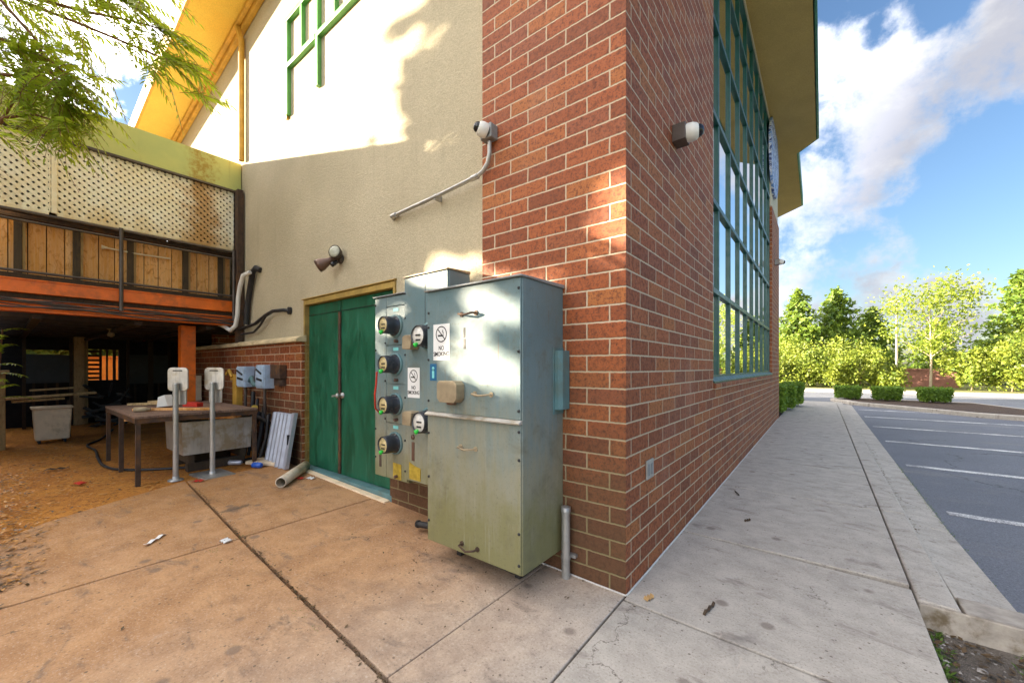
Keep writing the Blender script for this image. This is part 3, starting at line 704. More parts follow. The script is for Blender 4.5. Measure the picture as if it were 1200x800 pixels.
# cables draped along the beam
mb = MB()
for k in range(6):
    ph = random.random() * 6; pts = []
    for i in range(15):
        y = YD0 + (YD1 - .1 - YD0) * i / 14
        pts.append((-6.335 + .012 * (k % 3), y, 2.135 - .016 * k + .02 * math.sin(i * .8 + ph) - .05 * i / 14))
    mb.tube(pts, .007 + .004 * (k % 2), 6)
tag(obj('cable_bundle', mb, 'bronze'), 'loose bundle of grey cables draped along the orange beam', 'cables')
mb = MB(); mb.tube([(-6.58, -1.42, 2.93), (-6.57, -1.1, 2.915), (-6.57, -.75, 2.925)], .012, 8); mb.cyl((-6.58, -1.45, 2.93), (-6.57, -1.39, 2.93), .03, .01)
tag(obj('garden_pole', mb, 'white_dirty'), 'thin white pole wedged across the fence boards', 'pole')

# things under the walkway
UL = 'grey partition panels under the walkway'
def panel(y0, y1, z0, z1, x, mat, label):
    t = thing('partition_panel', label, 'panel', (x, (y0 + y1) / 2, .1), UL)
    b = MB(); b.box(x - .03, y0, z0, x, y1, z1); obj('board', b, mat, t)
    b = MB()
    for y in (y0 - .05, y1 + .0): b.box(x - .06, y, .1, x - .01, y + .05, 2.0)
    for k in range(int((y1 - y0) / .16)): b.box(x - .05, y0 + .08 + .16 * k, .1, x - .035, y0 + .12 + .16 * k, z0)
    obj('stud', b, 'wood_dark', t)
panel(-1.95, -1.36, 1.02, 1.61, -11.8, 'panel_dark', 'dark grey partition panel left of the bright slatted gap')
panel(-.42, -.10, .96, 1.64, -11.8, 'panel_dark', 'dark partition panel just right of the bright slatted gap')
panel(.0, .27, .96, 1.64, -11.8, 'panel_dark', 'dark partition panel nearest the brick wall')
mb = MB(); mb.box(-11.9, -1.3, .1, -11.75, -1.15, 2.0); mb.box(-11.9, -1.14, .1, -11.86, -1.08, 2.0); tag(obj('timber_post', mb, 'lumber'), 'grey timber post standing beside the bright slatted gap', 'post')
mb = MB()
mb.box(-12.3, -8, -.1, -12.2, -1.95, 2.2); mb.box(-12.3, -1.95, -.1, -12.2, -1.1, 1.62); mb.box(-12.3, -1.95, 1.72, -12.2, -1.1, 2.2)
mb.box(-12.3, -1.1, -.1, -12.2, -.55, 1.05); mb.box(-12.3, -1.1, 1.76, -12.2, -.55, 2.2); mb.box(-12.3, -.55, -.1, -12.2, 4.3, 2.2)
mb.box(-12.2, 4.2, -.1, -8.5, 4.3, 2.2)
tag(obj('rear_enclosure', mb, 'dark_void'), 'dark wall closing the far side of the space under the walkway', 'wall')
mb = MB()
for k in range(7): mb.box(-12.15, -1.07, 1.08 + .1 * k, -12.12, -.88, 1.13 + .1 * k)
mb.box(-12.16, -.88, 1.05, -12.1, -.84, 1.76); mb.box(-12.16, -.77, 1.05, -12.1, -.74, 1.76); mb.box(-12.16, -.66, 1.05, -12.1, -.61, 1.76)
tag(obj('slatted_screen', mb, 'wood_dark'), 'small slatted screen in the bright gap under the walkway', 'screen')
mb = MB(); mb.box(-15.2, -4, -.1, -15, 3, 1.62); mb.box(-15.25, -4.02, 1.62, -14.95, 3.02, 1.66); tag(obj('garden_wall', mb, 'orange_wall'), 'wall beyond the slatted gap, painted orange to stand in for sunlit wood', 'wall')  # orange colour stands in for sunlight on the wood beyond the gap
mb = MB(); mb.lathe((-8.5, -1.13, 2.0), (0, 0, -1), [(0, .05), (.02, .05), (.03, .02), (.06, .025), (.1, .05), (.13, .045), (.15, .001)], 14)
tag(obj('ceiling_lamp', mb, 'tan'), 'small unlit bulb lamp hanging under the walkway ceiling', 'lamp')
mb = MB()
for k in range(27): mb.box(-12.2 + .2 * k, -3.3, .05, -12.2 + .2 * k + .193, -3.27 + .006 * (k % 2), 2.12)
mb.box(-12.2, -3.34, .6, -6.85, -3.301, .7); mb.box(-12.2, -3.34, 1.6, -6.85, -3.301, 1.7)
tag(obj('light_block_fence', mb, 'wood_dark'), 'added dark board fence closing the open side to darken the space under the walkway', 'fence')  # added fence, blocks light so the space under the walkway stays dark
# plank stack, bin, pier
PB = thing('sawhorse_table', 'long pale planks laid across trestles behind the beige bin', 'planks', (-10, -1.7, .1))
mb = MB(); mb.bar((-9.95, -2.4, .80), (-10.05, -1.15, .865), .14, .04); obj('plank', mb, 'lumber', PB, bevel=.004)
mb = MB(); mb.bar((-10.0, -2.15, .755), (-10.05, -1.55, .78), .12, .035); mb.bar((-10.3, -1.95, .93), (-10.3, -1.4, .96), .1, .03); obj('plank', mb, 'lumber', PB, bevel=.004)
for y in (-2.25, -1.5):
    mb = MB()
    for dx in (-.18, .18): mb.bar((-10.02 + dx, y, .095), (-10.02 + dx * .2, y, .74), .035, .035)
    obj('trestle', mb, 'wood_dark', PB)

BN = thing('wheeled_bin', 'beige plastic bin on castors under the pale planks', 'bin', (-9.3, -1.72, .1))
mb = MB(); b0, b1 = .15, .66
def tap(x0, y0, x1, y1, z0, z1, k):
    cx_, cy_ = (x0 + x1) / 2, (y0 + y1) / 2
    return [(cx_ + (x - cx_) * k, cy_ + (y - cy_) * k, z0) for x, y in ((x0, y0), (x1, y0), (x1, y1), (x0, y1))] + [(x, y, z1) for x, y in ((x0, y0), (x1, y0), (x1, y1), (x0, y1))]
mb.add(tap(-9.46, -1.95, -9.1, -1.52, b0, b1, .88), [(3, 2, 1, 0), (4, 5, 6, 7), (0, 1, 5, 4), (1, 2, 6, 5), (2, 3, 7, 6), (3, 0, 4, 7)])
obj('bin_body', mb, 'white_dirty', BN, bevel=.02)
mb = MB(); mb.box(-9.48, -1.97, .662, -9.08, -1.5, .695); obj('lid', mb, 'white_dirty', BN, bevel=.012)
mb = MB()
for x in (-9.4, -9.16):
    for y in (-1.88, -1.6): mb = MB(); mb.cyl((x, y - .015, .122), (x, y + .015, .122), .028, n=12); mb.box(x - .015, y - .02, .13, x + .015, y + .02, .15); obj('castor', mb, 'blackpl', BN)
mb = MB(); mb.box(-9.2, -3.2, .05, -8.85, -2.22, 1.24); mb.box(-9.24, -3.2, 1.24, -8.81, -2.18, 1.30)
tag(obj('low_pier', mb, 'wood_pale', bevel=.01), 'ochre timber clad pier at the left edge of the dirt yard', 'pier')
mb = MB(); mb.box(-8.06, -.34, .1, -8.0, -.02, 1.2); mb.box(-7.99, -.34, .75, -7.98, -.02, .8); tag(obj('appliance_panel', mb, 'white_dirty', bevel=.01), 'pale flat panel standing behind the orange post', 'panel')
mb = MB()
for k in range(26):
    c = V((-11.2 + random.uniform(-.3, .3), -.85 + random.uniform(-.28, .3), .1 + random.uniform(0, .8)))
    d = V((random.uniform(-1, 1), random.uniform(-1, 1), random.uniform(-.6, 1))).normalized() * random.uniform(.08, .25)
    mb.bar(c - d, c + d, random.uniform(.02, .09), random.uniform(.02, .06))
tag(obj('scrap_heap', mb, 'panel_dark'), 'dark tangle of scrap heaped in front of the bright gap', 'scrap')

# table
TB = thing('work_table', 'weathered work table with thin steel legs under the sign stands', 'table', (-5.7, -.85, .1))
tx0, tx1, ty0, ty1, tz = -6.66, -4.74, -1.41, -.26, .83
mb = MB()
for k in range(6):
    ya = ty0 + (ty1 - ty0) * k / 6; mb.box(tx0, ya + .002, tz - .022, tx1, ya + (ty1 - ty0) / 6 - .003, tz)
obj('tabletop', mb, 'table', TB)
mb = MB()
mb.box(tx0 + .01, ty0 + .005, tz - .075, tx1 - .01, ty0 + .035, tz - .024); mb.box(tx0 + .01, ty1 - .035, tz - .075, tx1 - .01, ty1 - .005, tz - .024)
mb.box(tx0 + .01, ty0 + .036, tz - .075, tx0 + .04, ty1 - .036, tz - .024); mb.box(tx1 - .04, ty0 + .036, tz - .075, tx1 - .01, ty1 - .036, tz - .024)
obj('table_frame', mb, 'rust', TB)
for x in (tx0 + .03, -5.71, tx1 - .03):
    for y in (ty0 + .03, ty1 - .03):
        b = MB(); b.box(x - .021, y - .021, .094, x + .021, y + .021, tz - .077); obj('leg', b, 'rust', TB, bevel=.003)
# lumber bits and tool on the table
mb = MB(); mb.bar((-6.5, -1.2, .845), (-5.9, -.75, .87), .05, .03); mb.bar((-6.35, -1.0, .875), (-6.1, -.85, .885), .1, .03)
tag(obj('lumber_offcut', mb, 'lumber', bevel=.004), 'pale lumber offcuts lying on the rear of the work table', 'lumber')
mb = MB(); mb.bar((-5.5, -1.3, .848), (-4.9, -.7, .848), .06, .028); tag(obj('lumber_offcut', mb, 'boards', bevel=.003), 'reddish lath lying along the front of the work table', 'lumber')
mb = MB(); mb.lathe((-5.35, -1.32, .86), (.5, .8, 0), [(0, .001), (0, .028), (.11, .028), (.12, .014), (.15, .014), (.15, .001)], 12); tag(obj('spray_can', mb, 'tan'), 'tan can lying at the front edge of the work table', 'can')
mb = MB(); mb.prism([(0, 0), (.16, .02), (.11, .16), (.02, .13)], lambda x, z: (-5.9 + x, -.95 + x * .5, .832 + z), lambda x, z: (-5.87 + x, -1.03 + x * .5, .832 + z)); tag(obj('carton', mb, 'white_pl'), 'small white carton with red edge on the work table', 'carton')
mb = MB(); mb.prism([(0, 0), (.2, 0), (.2, .05), (0, .06)], lambda x, z: (-5.75 + x, -.72 + x * .5, .832 + z), lambda x, z: (-5.7 + x, -.8 + x * .5, .832 + z)); tag(obj('wrapper', mb, 'red_pl'), 'red wrapper beside the white carton on the table', 'wrapper')
mb = MB(); mb.bar((-5.9, -1.3, .70), (-4.85, -.45, .735), .16, .03); mb.bar((-5.8, -1.0, .735), (-4.95, -.5, .737), .1, .02)
tag(obj('shelf_board', mb, 'boards', bevel=.003), 'orange board slung under the work table top', 'board')
# steel trough under the table
TR = thing('steel_trough', 'dented stainless trough stored under the work table', 'trough', (-5.2, -.56, .1))
mb = MB(); mb.add(tap(-5.75, -.97, -4.98, -.24, .31, .70, .96), [(3, 2, 1, 0), (0, 1, 5, 4), (1, 2, 6, 5), (2, 3, 7, 6), (3, 0, 4, 7)])
mb.add(tap(-5.73, -.95, -5.0, -.26, .33, .70, .96), [(0, 1, 2, 3), (4, 5, 1, 0), (5, 6, 2, 1), (6, 7, 3, 2), (7, 4, 0, 3)])
obj('trough_body', mb, 'steel', TR, recalc=False)
mb = MB(); mb.box(-5.7, -.9, .2, -5.02, -.84, .31); mb.box(-5.7, -.36, .2, -5.02, -.3, .31); mb.box(-5.7, -.9, .1, -5.6, -.3, .2); mb.box(-5.15, -.9, .1, -5.05, -.3, .2); obj('cradle', mb, 'wood_dark', TR)

# two plate stands in front of the table
def stand(x, y, zt, label, plate):
    t = thing('plate_stand', label, 'sign stand', (x, y, .1), 'steel plate stands by the work table')
    b = MB(); b.cyl((x, y, .1), (x, y, zt), .026, n=14); b.lathe((x, y, zt), (0, 0, 1), [(0, .026), (.015, .022), (.02, .001)], 14); obj('pole', b, 'galv', t)
    def rr(cx, cz, w, h, r, off, th, zc=0):
        pts = []
        for sx, sz, a0 in ((1, 1, 0), (-1, 1, 90), (-1, -1, 180), (1, -1, 270)):
            for k in range(5): a = R(a0 + 22.5 * k); pts.append((sx * (w / 2 - r) + r * math.cos(a), sz * (h / 2 - r) + r * math.sin(a)))
        ax = V((.70, .71, 0)); nn = V((-.71, .70, 0))
        c = V((cx[0], cx[1], cz))
        return MB().prism(pts, lambda u, z: c + ax * u + nn * off + V((0, 0, z)), lambda u, z: c + ax * u + nn * (off + th) + V((0, 0, z)))
    p = obj('plate', rr((x, y), zt + .055 - .0, .205, .26, .04, .03, .02), 'steel', t, bevel=.004)
    sl = MB(); nn = V((-.71, .70, 0)); ax = V((.70, .71, 0)); c = V((x, y, zt + .15)) + nn * .026
    sl.bar(c - ax * .045, c + ax * .045, .008, .012); obj('slot', sl, 'ink', p)
    obj('rear_plate', rr((x, y), zt - .13, .14, .2, .02, .055, .02), 'steel', t, bevel=.004)
    b = MB(); b.lathe((x, y, .1), (0, 0, 1), [(0, .07), (.012, .07), (.02, .035), (.05, .03)], 16); obj('foot', b, 'galv', t)
    if plate:
        b = MB(); b.prism([(-.21, -.17), (.22, -.13), (.2, .17), (-.22, .14)], lambda u, v: (x + u, y + v, .096), lambda u, v: (x + u, y + v, .118)); obj('base_plate', b, 'galv', t, bevel=.004)
stand(-4.72, -1.10 + .02, 1.16, 'plate stand with plain foot, nearer the table corner with the three legs', False)
stand(-4.66, -.76, 1.16, 'plate stand fixed on a flat steel base plate', True)

# hose on the dirt
mb = MB(); hp = [(-10.2, -.9), (-8.9, -1.2), (-8.3, -1.42), (-7.6, -1.4), (-6.9, -1.45), (-6.2, -1.47), (-5.75, -1.36), (-5.38, -1.0), (-5.2, -.6), (-5.2, -.1), (-5.0, -.18), (-4.95, .0)]
pts = []
for i in range(len(hp) - 1):
    for k in range(6):
        t = k / 6; a = hp[max(i - 1, 0)]; b = hp[i]; c = hp[i + 1]; d = hp[min(i + 2, len(hp) - 1)]
        q = [.5 * ((2 * b[j]) + (c[j] - a[j]) * t + (2 * a[j] - 5 * b[j] + 4 * c[j] - d[j]) * t * t + (-a[j] + 3 * b[j] - 3 * c[j] + d[j]) * t ** 3) for j in (0, 1)]
        pts.append((q[0], q[1], .112))
mb.tube(pts, .016, 8); tag(obj('rubber_hose', mb, 'blackpl'), 'black hose looping over the dirt under the work table', 'hose')

# ------------------------------------------------------------------ wall things at the wainscot
def disconnect(x0, x1, z0, z1, label):
    t = thing('disconnect_box', label, 'electrical box', ((x0 + x1) / 2, .03, z0), 'small electrical boxes on the brick wainscot')
    b = MB(); b.box(x0, -.1, z0, x1, .028, z1); bd = obj('box_body', b, 'pale_blue', t, bevel=.006)
    b = MB(); b.box(x0 + .012, -.112, z0 + .02, x1 - .012, -.1005, z1 - .015); obj('box_lid', b, 'pale_blue', t, bevel=.004)
    b = MB(); b.bar((x0 + .05, -.118, z1 - .06), (x1 - .06, -.118, z1 - .12), .012, .022); b.bar((x0 + .06, -.116, z0 + .13), (x1 - .05, -.116, z0 + .11), .008, .03); obj('box_mark', b, 'ink', t)
    b = MB(); b.cyl(((x0 + x1) / 2, -.04, z0), ((x0 + x1) / 2, -.04, z0 - .4), .02, n=10); obj('conduit_stub', b, 'bronze', t)
disconnect(-5.98, -5.66, 1.06, 1.36, 'pale blue box, left of the two latched boxes on brick')
disconnect(-5.26, -4.98, 1.06, 1.38, 'pale blue latched box touching the brown junction box')
mb = MB(); mb.box(-4.90, -.06, 1.20, -4.6, .028, 1.38); mb.box(-4.88, -.02, 1.1, -4.62, .028, 1.198); tag(obj('junction_box', mb, 'rust', bevel=.006), 'brown rusty junction box on the brick beside the blue boxes', 'electrical box')
mb = MB(); mb.tube([(-5.62, -.05, 1.15), (-5.5, -.07, 1.2), (-5.42, -.07, 1.1), (-5.3, -.05, 1.1)], .03, 10); tag(obj('flex_conduit', mb, 'teal_paint'), 'short green flexible conduit joining the two blue boxes', 'conduit')
mb = MB()
for k, x in enumerate((-5.55, -5.4, -5.15, -5.0)):
    mb.tube([(x, -.03, 1.0 - .1 * k), (x + .02, -.05, .7), (x - .06 + .05 * k, -.1, .42), (x + .04, -.16, .13)], .022 if k % 2 else .03, 8)
mb.tube([(-5.5, -.08, .62), (-5.2, -.09, .66), (-4.95, -.05, .6)], .03, 8); mb.cyl((-5.35, -.12, .55), (-5.35, -.02, .72), .06, .05)
tag(obj('pipe_cluster', mb, 'blackpl'), 'cluster of black pipes and elbows at the foot of the brick', 'pipes')
mb = MB(); mb.cyl((-5.36, -.09, .72), (-5.3, -.1, .80), .05, .04, 10); tag(obj('valve_cap', mb, 'yellow_tag'), 'orange valve cap on top of the black pipes', 'valve')
SP = thing('ribbed_panel', 'ribbed aluminium shutter panel leaning on the brick beside the door', 'panel', (-4.5, -.06, .11))
mb = MB()
for k in range(5):
    x = -4.80 + .104 * k; mb.prism([(x, 0), (x + .1, 0), (x + .085, .012), (x + .06, .05), (x + .025, .05)], lambda u, v: (u, -.13 - v, .112), lambda u, v: (u, -.02 - v, .76))
obj('rib', mb, 'alu', SP)
mb = MB(); mb.prism([(-4.275, -.015), (-4.205, -.015), (-4.205, .03), (-4.275, .03)], lambda u, v: (u, -.13 - v, .112), lambda u, v: (u, -.02 - v, .78)); mb.prism([(-4.80, .0), (-4.28, .0), (-4.28, .012), (-4.80, .012)], lambda u, v: (u, -.12 - v * .1 + .012, .112), lambda u, v: (u, -.01 - v * .1 + .012, .76)); ef = obj('end_frame', mb, 'alu', SP)
mb = MB(); mb.box(-4.252, -.118, .4, -4.23, -.095, .52); obj('slot', mb, 'ink', ef)
# insulated pipe and cables by the walkway corner
mb = MB(); mb.tube([(-5.70, -.02, 2.74), (-5.82, -.07, 2.70), (-5.95, -.07, 2.55), (-6.02, -.07, 2.4), (-6.05, -.07, 2.15), (-6.1, -.08, 1.98), (-6.25, -.1, 1.91), (-6.4, -.12, 1.97), (-6.6, -.15, 2.03)], .03, 10)
tag(obj('insulated_pipe', mb, 'white_pl'), 'white insulated pipe curling down beside the walkway corner', 'pipe')
mb = MB(); mb.tube([(-5.55, .06, 2.76), (-5.62, .03, 2.8), (-5.75, .03, 2.76), (-5.95, .03, 2.3), (-6.0, .03, 2.0)], .04, 10); tag(obj('line_cover', mb, 'blackpl'), 'black line cover behind the white insulated pipe', 'pipe cover')
mb = MB(); mb.tube([(-4.62, .08, 2.09), (-4.68, .02, 2.10), (-4.95, .0, 2.11), (-5.2, .0, 2.07), (-5.6, .01, 1.98), (-6.2, .0, 1.93), (-6.6, .0, 1.9)], .024, 8); mb.tube([(-5.2, .0, 2.06), (-5.4, .0, 1.94), (-5.65, .01, 1.86), (-6.1, .0, 1.85)], .016, 8); mb.cyl((-4.61, .085, 2.09), (-4.61, .05, 2.09), .05, n=14)
tag(obj('black_cable', mb, 'blackpl'), 'thick black cable sleeve leaving the stucco towards the walkway', 'cable')
mb = MB(); mb.box(-6.3, -.06, .1, -6.14, .028, 1.15); mb.box(-6.34, -.08, 1.15, -6.0, .028, 1.24); mb.tube([(-6.22, -.09, 1.2), (-6.3, -.1, 1.3), (-6.42, -.1, 1.24)], .025, 8); tag(obj('wall_duct', mb, 'gold_trim', bevel=.006), 'ochre square duct against the brick left of the blue boxes', 'duct')
mb = MB(); mb.box(-6.32, -.02, 1.66, -6.2, .06, 4.1); tag(obj('wall_channel', mb, 'rust'), 'dark vertical channel where the walkway meets the stucco', 'channel')

# flood light
FL = thing('flood_light', 'twin flood light with brown bell and round lens on the stucco', 'light', (-3.36, .08, 2.55))
mb = MB(); mb.lathe((-3.34, .079, 2.56), (0, -1, 0), [(0, .055), (.02, .055), (.03, .04), (.035, .001)], 18); obj('mount', mb, 'bronze', FL)
mb = MB(); mb.lathe((-3.385, -.03, 2.53), (-.55, -.55, -.42), [(-.06, .001), (-.06, .026), (.0, .032), (.1, .068), (.145, .072), (.14, .062), (.1, .055), (.1, .001)], 18); mb.cyl((-3.34, .05, 2.56), (-3.38, -.02, 2.535), .016); obj('lamp_head', mb, 'brown_metal', FL)
mb = MB(); mb.lathe((-3.31, .03, 2.60), (.45, -.85, .12), [(-.03, .001), (-.03, .03), (.0, .05), (.075, .073), (.082, .066)], 20); lh = obj('lamp_head', mb, 'bronze', FL)
mb = MB(); mb.lathe((-3.31, .03, 2.60), (.45, -.85, .12), [(.07, .066), (.082, .06), (.09, .03), (.092, .001)], 20); obj('lens', mb, 'frosted', lh)
mb = MB(); mb.lathe((-3.33, .0, 2.50), (-.1, -.6, -.5), [(-.03, .02), (.02, .026), (.05, .026), (.052, .001)], 12); obj('sensor', mb, 'lens', FL)

# conduit to the dome camera
CD = thing('wall_conduit', 'slim steel conduit bending along stucco from below the dome camera', 'conduit', (-1.7, -.03, 2.8))
mb = MB(); cp = [(-1.032, -.04, 3.02), (-1.036, -.035, 2.94), (-1.06, -.03, 2.875), (-1.11, -.027, 2.83), (-1.17, -.025, 2.812), (-1.6, .0, 2.80), (-2.30, .045, 2.80)]
mb.tube(cp, .0165, 10); obj('conduit_run', mb, 'galv', CD)
mb = MB(); mb.cyl((-1.165, -.025, 2.812), (-1.23, -.022, 2.81), .022); obj('coupling', mb, 'galv', CD)
mb = MB(); mb.box(-1.70, .0, 2.775, -1.68, .075, 2.825); obj('clip', mb, 'galv', CD)
mb = MB(); mb.cyl((-2.28, .045, 2.80), (-2.36, .05, 2.80), .026, .022); mb.cyl((-2.35, .05, 2.80), (-2.37, .085, 2.79), .022); obj('coupling', mb, 'galv', CD)
# cameras
def dome_cam(name, base, nrm, look, label, s=1., box='grey_paint'):
    n = V(nrm); t = thing(name, label, 'camera', base, 'dome security cameras on the building')
    side = V((0, 0, 1)).cross(n).normalized(); B = V(base); dn = V(look).normalized()
    b = MB(); b.obox(B + n * .045 * s, side * .062 * s, V((0, 0, 1)) * .06 * s, n * .045 * s); obj('back_box', b, box, t, bevel=.005)
    c0 = B + n * .09 * s
    b = MB(); b.lathe(c0 - dn * .015 * s, dn, [(0, .056 * s), (.02 * s, .063 * s), (.05 * s, .063 * s), (.075 * s, .055 * s), (.088 * s, .042 * s)], 22); obj('housing', b, 'white_pl', t)
    b = MB(); b.lathe(c0 - dn * .015 * s, dn, [(.078 * s, .046 * s), (.1 * s, .042 * s), (.118 * s, .028 * s), (.124 * s, .001)], 20); obj('lens', b, 'lens', t)
dome_cam('security_camera', (-1.04, 0, 3.085), (0, -1, 0), (-.45, -.8, .25), 'white dome camera on the corner pier above the bent conduit', .86)
dome_cam('security_camera', (0, .98, 3.15), (1, 0, 0), (.93, .3, .05), 'white dome camera on dark box near the tall window', 1.08, 'bronze')
dome_cam('security_camera', (0, 9.43, 3.92), (1, 0, 0), (.9, .3, -.2), 'tiny dome camera on the far end of the brick wall', 1.1)
# outlet cover
OC = thing('outlet_cover', 'square metal outlet cover low on the long brick wall', 'outlet', (0, .39, .61))
mb = MB(); mb.box(.001, .325, .61, .014, .455, .735); obj('cover', mb, 'galv', OC, bevel=.004)
mb = MB(); mb.box(.0145, .345, .635, .018, .375, .71); mb.box(.0145, .40, .635, .018, .43, .71); obj('socket_flap', mb, 'grey_paint', OC, bevel=.002)
# standpipe
PI_ = thing('conduit_stub_pipe', 'grey steel stub pipe rising from concrete beside the big cabinet', 'pipe', (-.38, -.06, 0))
mb = MB(); mb.cyl((-.375, -.055, 0), (-.375, -.055, .45), .027, n=16); mb.lathe((-.375, -.055, .43), (0, 0, 1), [(0, .031), (.03, .031), (.032, .02), (.02, .001)], 16); obj('pipe', mb, 'galv', PI_)
mb = MB(); mb.lathe((-.375, -.055, .13), (0, 0, 1), [(0, .031), (.03, .031)], 16); mb.box(-.37, -.03, .135, -.32, -.0015, .155); obj('strap', mb, 'galv', PI_)

# ------------------------------------------------------------------ electrical cabinets
EG = 'grey electrical cabinets on the brick pier'
def screws(pts, y, parent):
    for x, z in pts: b = MB(); b.lathe((x, y, z), (0, -1, 0), [(0, .009), (.006, .008), (.008, .001)], 8); obj('screw', b, 'ink', parent)
def pull(mb, x0, x1, y, z, dz=-.008, d=.035):
    mb.tube([(x0, y, z), (x0 + .004, y - d, z), ((x0 + x1) / 2, y - d - .006, z + dz), (x1 - .004, y - d, z), (x1, y, z)], .0065, 8)
    mb.cyl((x0, y + .001, z), (x0, y - .006, z), .016, n=10); mb.cyl((x1, y + .001, z), (x1, y - .006, z), .016, n=10)
def no_smoking(parent, x0, x1, z0, z1, y):
    b = MB(); b.box(x0, y - .0016, z0, x1, y, z1); n = obj('notice', b, 'paper', parent, label='white NO SMOKING notice')
    w = x1 - x0; h = z1 - z0; cx = (x0 + x1) / 2
    text_part('lettering', 'NO', h * .17, 'ink', n, (cx, y - .0022, z0 + h * .28), sx=.8)
    text_part('lettering', 'SMOKING', h * .17, 'ink', n, (cx, y - .0022, z0 + h * .115), sx=.84 * w / (h * .66))
    b = MB(); cz = z0 + h * .72; r = w * .34; k = 28
    for i in range(k):
        a0, a1 = 2 * math.pi * i / k, 2 * math.pi * (i + 1) / k
        b.quad(*[(cx + rr * math.cos(a), y - .0022, cz + rr * math.sin(a)) for rr, a in ((r, a0), (r, a1), (r * .86, a1), (r * .86, a0))])
    b.bar((cx - r * .66, y - .0022, cz + r * .66), (cx + r * .66, y - .0022, cz - r * .66), .0006, r * .13, up=(0, 0, 1))
    b.box(cx - r * .62, y - .0026, cz - r * .28, cx + r * .2, y - .0018, cz - r * .08); b.box(cx + r * .26, y - .0026, cz - r * .28, cx + r * .4, y - .0018, cz - r * .08)
    b.tube([(cx + r * .33, y - .0022, cz), (cx + r * .38, y - .0022, cz + r * .2), (cx + r * .2, y - .0022, cz + r * .3), (cx + r * .3, y - .0022, cz + r * .5)], r * .05, 5)
    obj('pictogram', b, 'ink', n, recalc=True)

# big cabinet
BC = thing('transformer_cabinet', 'largest grey cabinet, sun dappled, projecting from the corner pier', 'electrical cabinet', (-.83, -.23, .16), EG)
X0, X1, YF, ZB, ZC = -1.24, -.427, -.46, .16, 1.875
mb = MB(); mb.box(X0, YF + .012, ZB, X1, -.002, ZC - .012); BODY = obj('cabinet_body', mb, 'cabinet', BC, bevel=.004)
mb = MB(); mb.prism([(-.002, ZC - .0115), (YF - .02, ZC - .0115), (YF - .02, ZC - .001), (-.002, ZC + .012)], lambda y, z: (X0 - .012, y, z), lambda y, z: (X1 + .012, y, z)); obj('cabinet_lid', mb, 'grey_paint', BC, bevel=.003)
mb = MB(); mb.box(X0 + .006, YF, 1.047, X1 - .006, YF + .011, ZC - .014); D1 = obj('upper_door', mb, 'cabinet', BC, bevel=.004)
mb = MB(); mb.box(X0 + .006, YF + .002, ZB + .004, X1 - .006, YF + .011, 1.02); D2 = obj('lower_door', mb, 'cabinet', BC, bevel=.004, label='lower door stained with green algae')
mb = MB(); mb.prism([(YF + .011, 1.023), (YF - .022, 1.023), (YF - .022, 1.033), (YF + .0, 1.046), (YF + .011, 1.046)], lambda y, z: (X0, y, z), lambda y, z: (X1, y, z)); obj('drip_rail', mb, 'steel', BC, bevel=.002)
mb = MB(); pull(mb, -.90, -.775, YF, 1.685); obj('handle', mb, 'rust', D1)
mb = MB(); pull(mb, -.785, -.65, YF, 1.185); obj('handle', mb, 'tan', D1)
mb = MB(); pull(mb, -.91, -.78, YF + .002, .843); obj('handle', mb, 'tan', D2)
mb = MB(); pull(mb, -.90, -.765, YF + .002, .225, -.02); obj('handle', mb, 'rust', D2)
screws([(X0 + .02, 1.72), (X0 + .02, 1.62), (X0 + .02, 1.4), (X0 + .02, 1.12), (X1 - .018, 1.80), (X1 - .018, 1.44), (X1 - .018, 1.1)], YF, D1)
screws([(X0 + .02, .9), (X0 + .02, .6), (X1 - .018, .98), (X1 - .018, .82), (X1 - .018, .4), (X0 + .02, .3), (X1 - .018, .22)], YF + .002, D2)
mb = MB()
P8 = [(-1.055, 1.15), (-1.055, 1.245), (-1.035, 1.262), (-.9, 1.262), (-.875, 1.24), (-.875, 1.15), (-.90, 1.125), (-1.03, 1.125)]
mb.prism(P8, lambda x, z: (x, YF - .001, z), lambda x, z: (x, YF - .075, z)); obj('lock_box', mb, 'tan', D1, bevel=.003)
mb = MB(); mb.lathe((-.965, YF - .03, 1.125), (0, 0, -1), [(0, .035), (.015, .03), (.02, .001)], 10); obj('padlock', mb, 'brown_metal', D1)
no_smoking(D1, -1.171, -1.012, 1.396, 1.637, YF)
mb = MB(); mb.box(-1.206, YF - .0015, 1.258, -1.14, YF, 1.372); bl = obj('notice', mb, 'blue_lbl', D1, label='small blue sticker with pale figure')
mb = MB(); mb.lathe((-1.173, YF - .0015, 1.34), (0, -1, 0), [(0, .012), (.0008, .012), (.001, .001)], 12); mb.bar((-1.173, YF - .002, 1.325), (-1.173, YF - .002, 1.275), .001, .022, up=(0, 0, 1)) ; obj('figure', mb, 'cyan_lbl', bl)
mb = MB(); mb.box(-.885, YF - .0015, 1.465, -.865, YF, 1.53); mb.box(-.885, YF - .001, 1.535, -.868, YF, 1.60); obj('sticker', mb, 'ink', D1)
mb = MB(); mb.box(-.745, YF - .0015, 1.245, -.645, YF, 1.32); st_ = obj('sticker', mb, 'paper', D1)
mb = MB(); [mb.box(-.735 + .004 * (k % 2), YF - .002, 1.30 - .013 * k, -.66 - .012 * (k % 3), YF - .0016, 1.305 - .013 * k) for k in range(4)]; obj('print', mb, 'ink', st_)
mb = MB(); mb.box(X1 + .001, -.128, 1.05, X1 + .006, -.004, 1.475); mb.prism([(-.115, 0), (-.006, 0), (-.006, .045), (-.09, .045), (-.115, .03)], lambda y, x: (X1 + .006 + x, y, 1.08), lambda y, x: (X1 + .006 + x, y, 1.455)); obj('side_vent', mb, 'teal_paint', BC, bevel=.003)
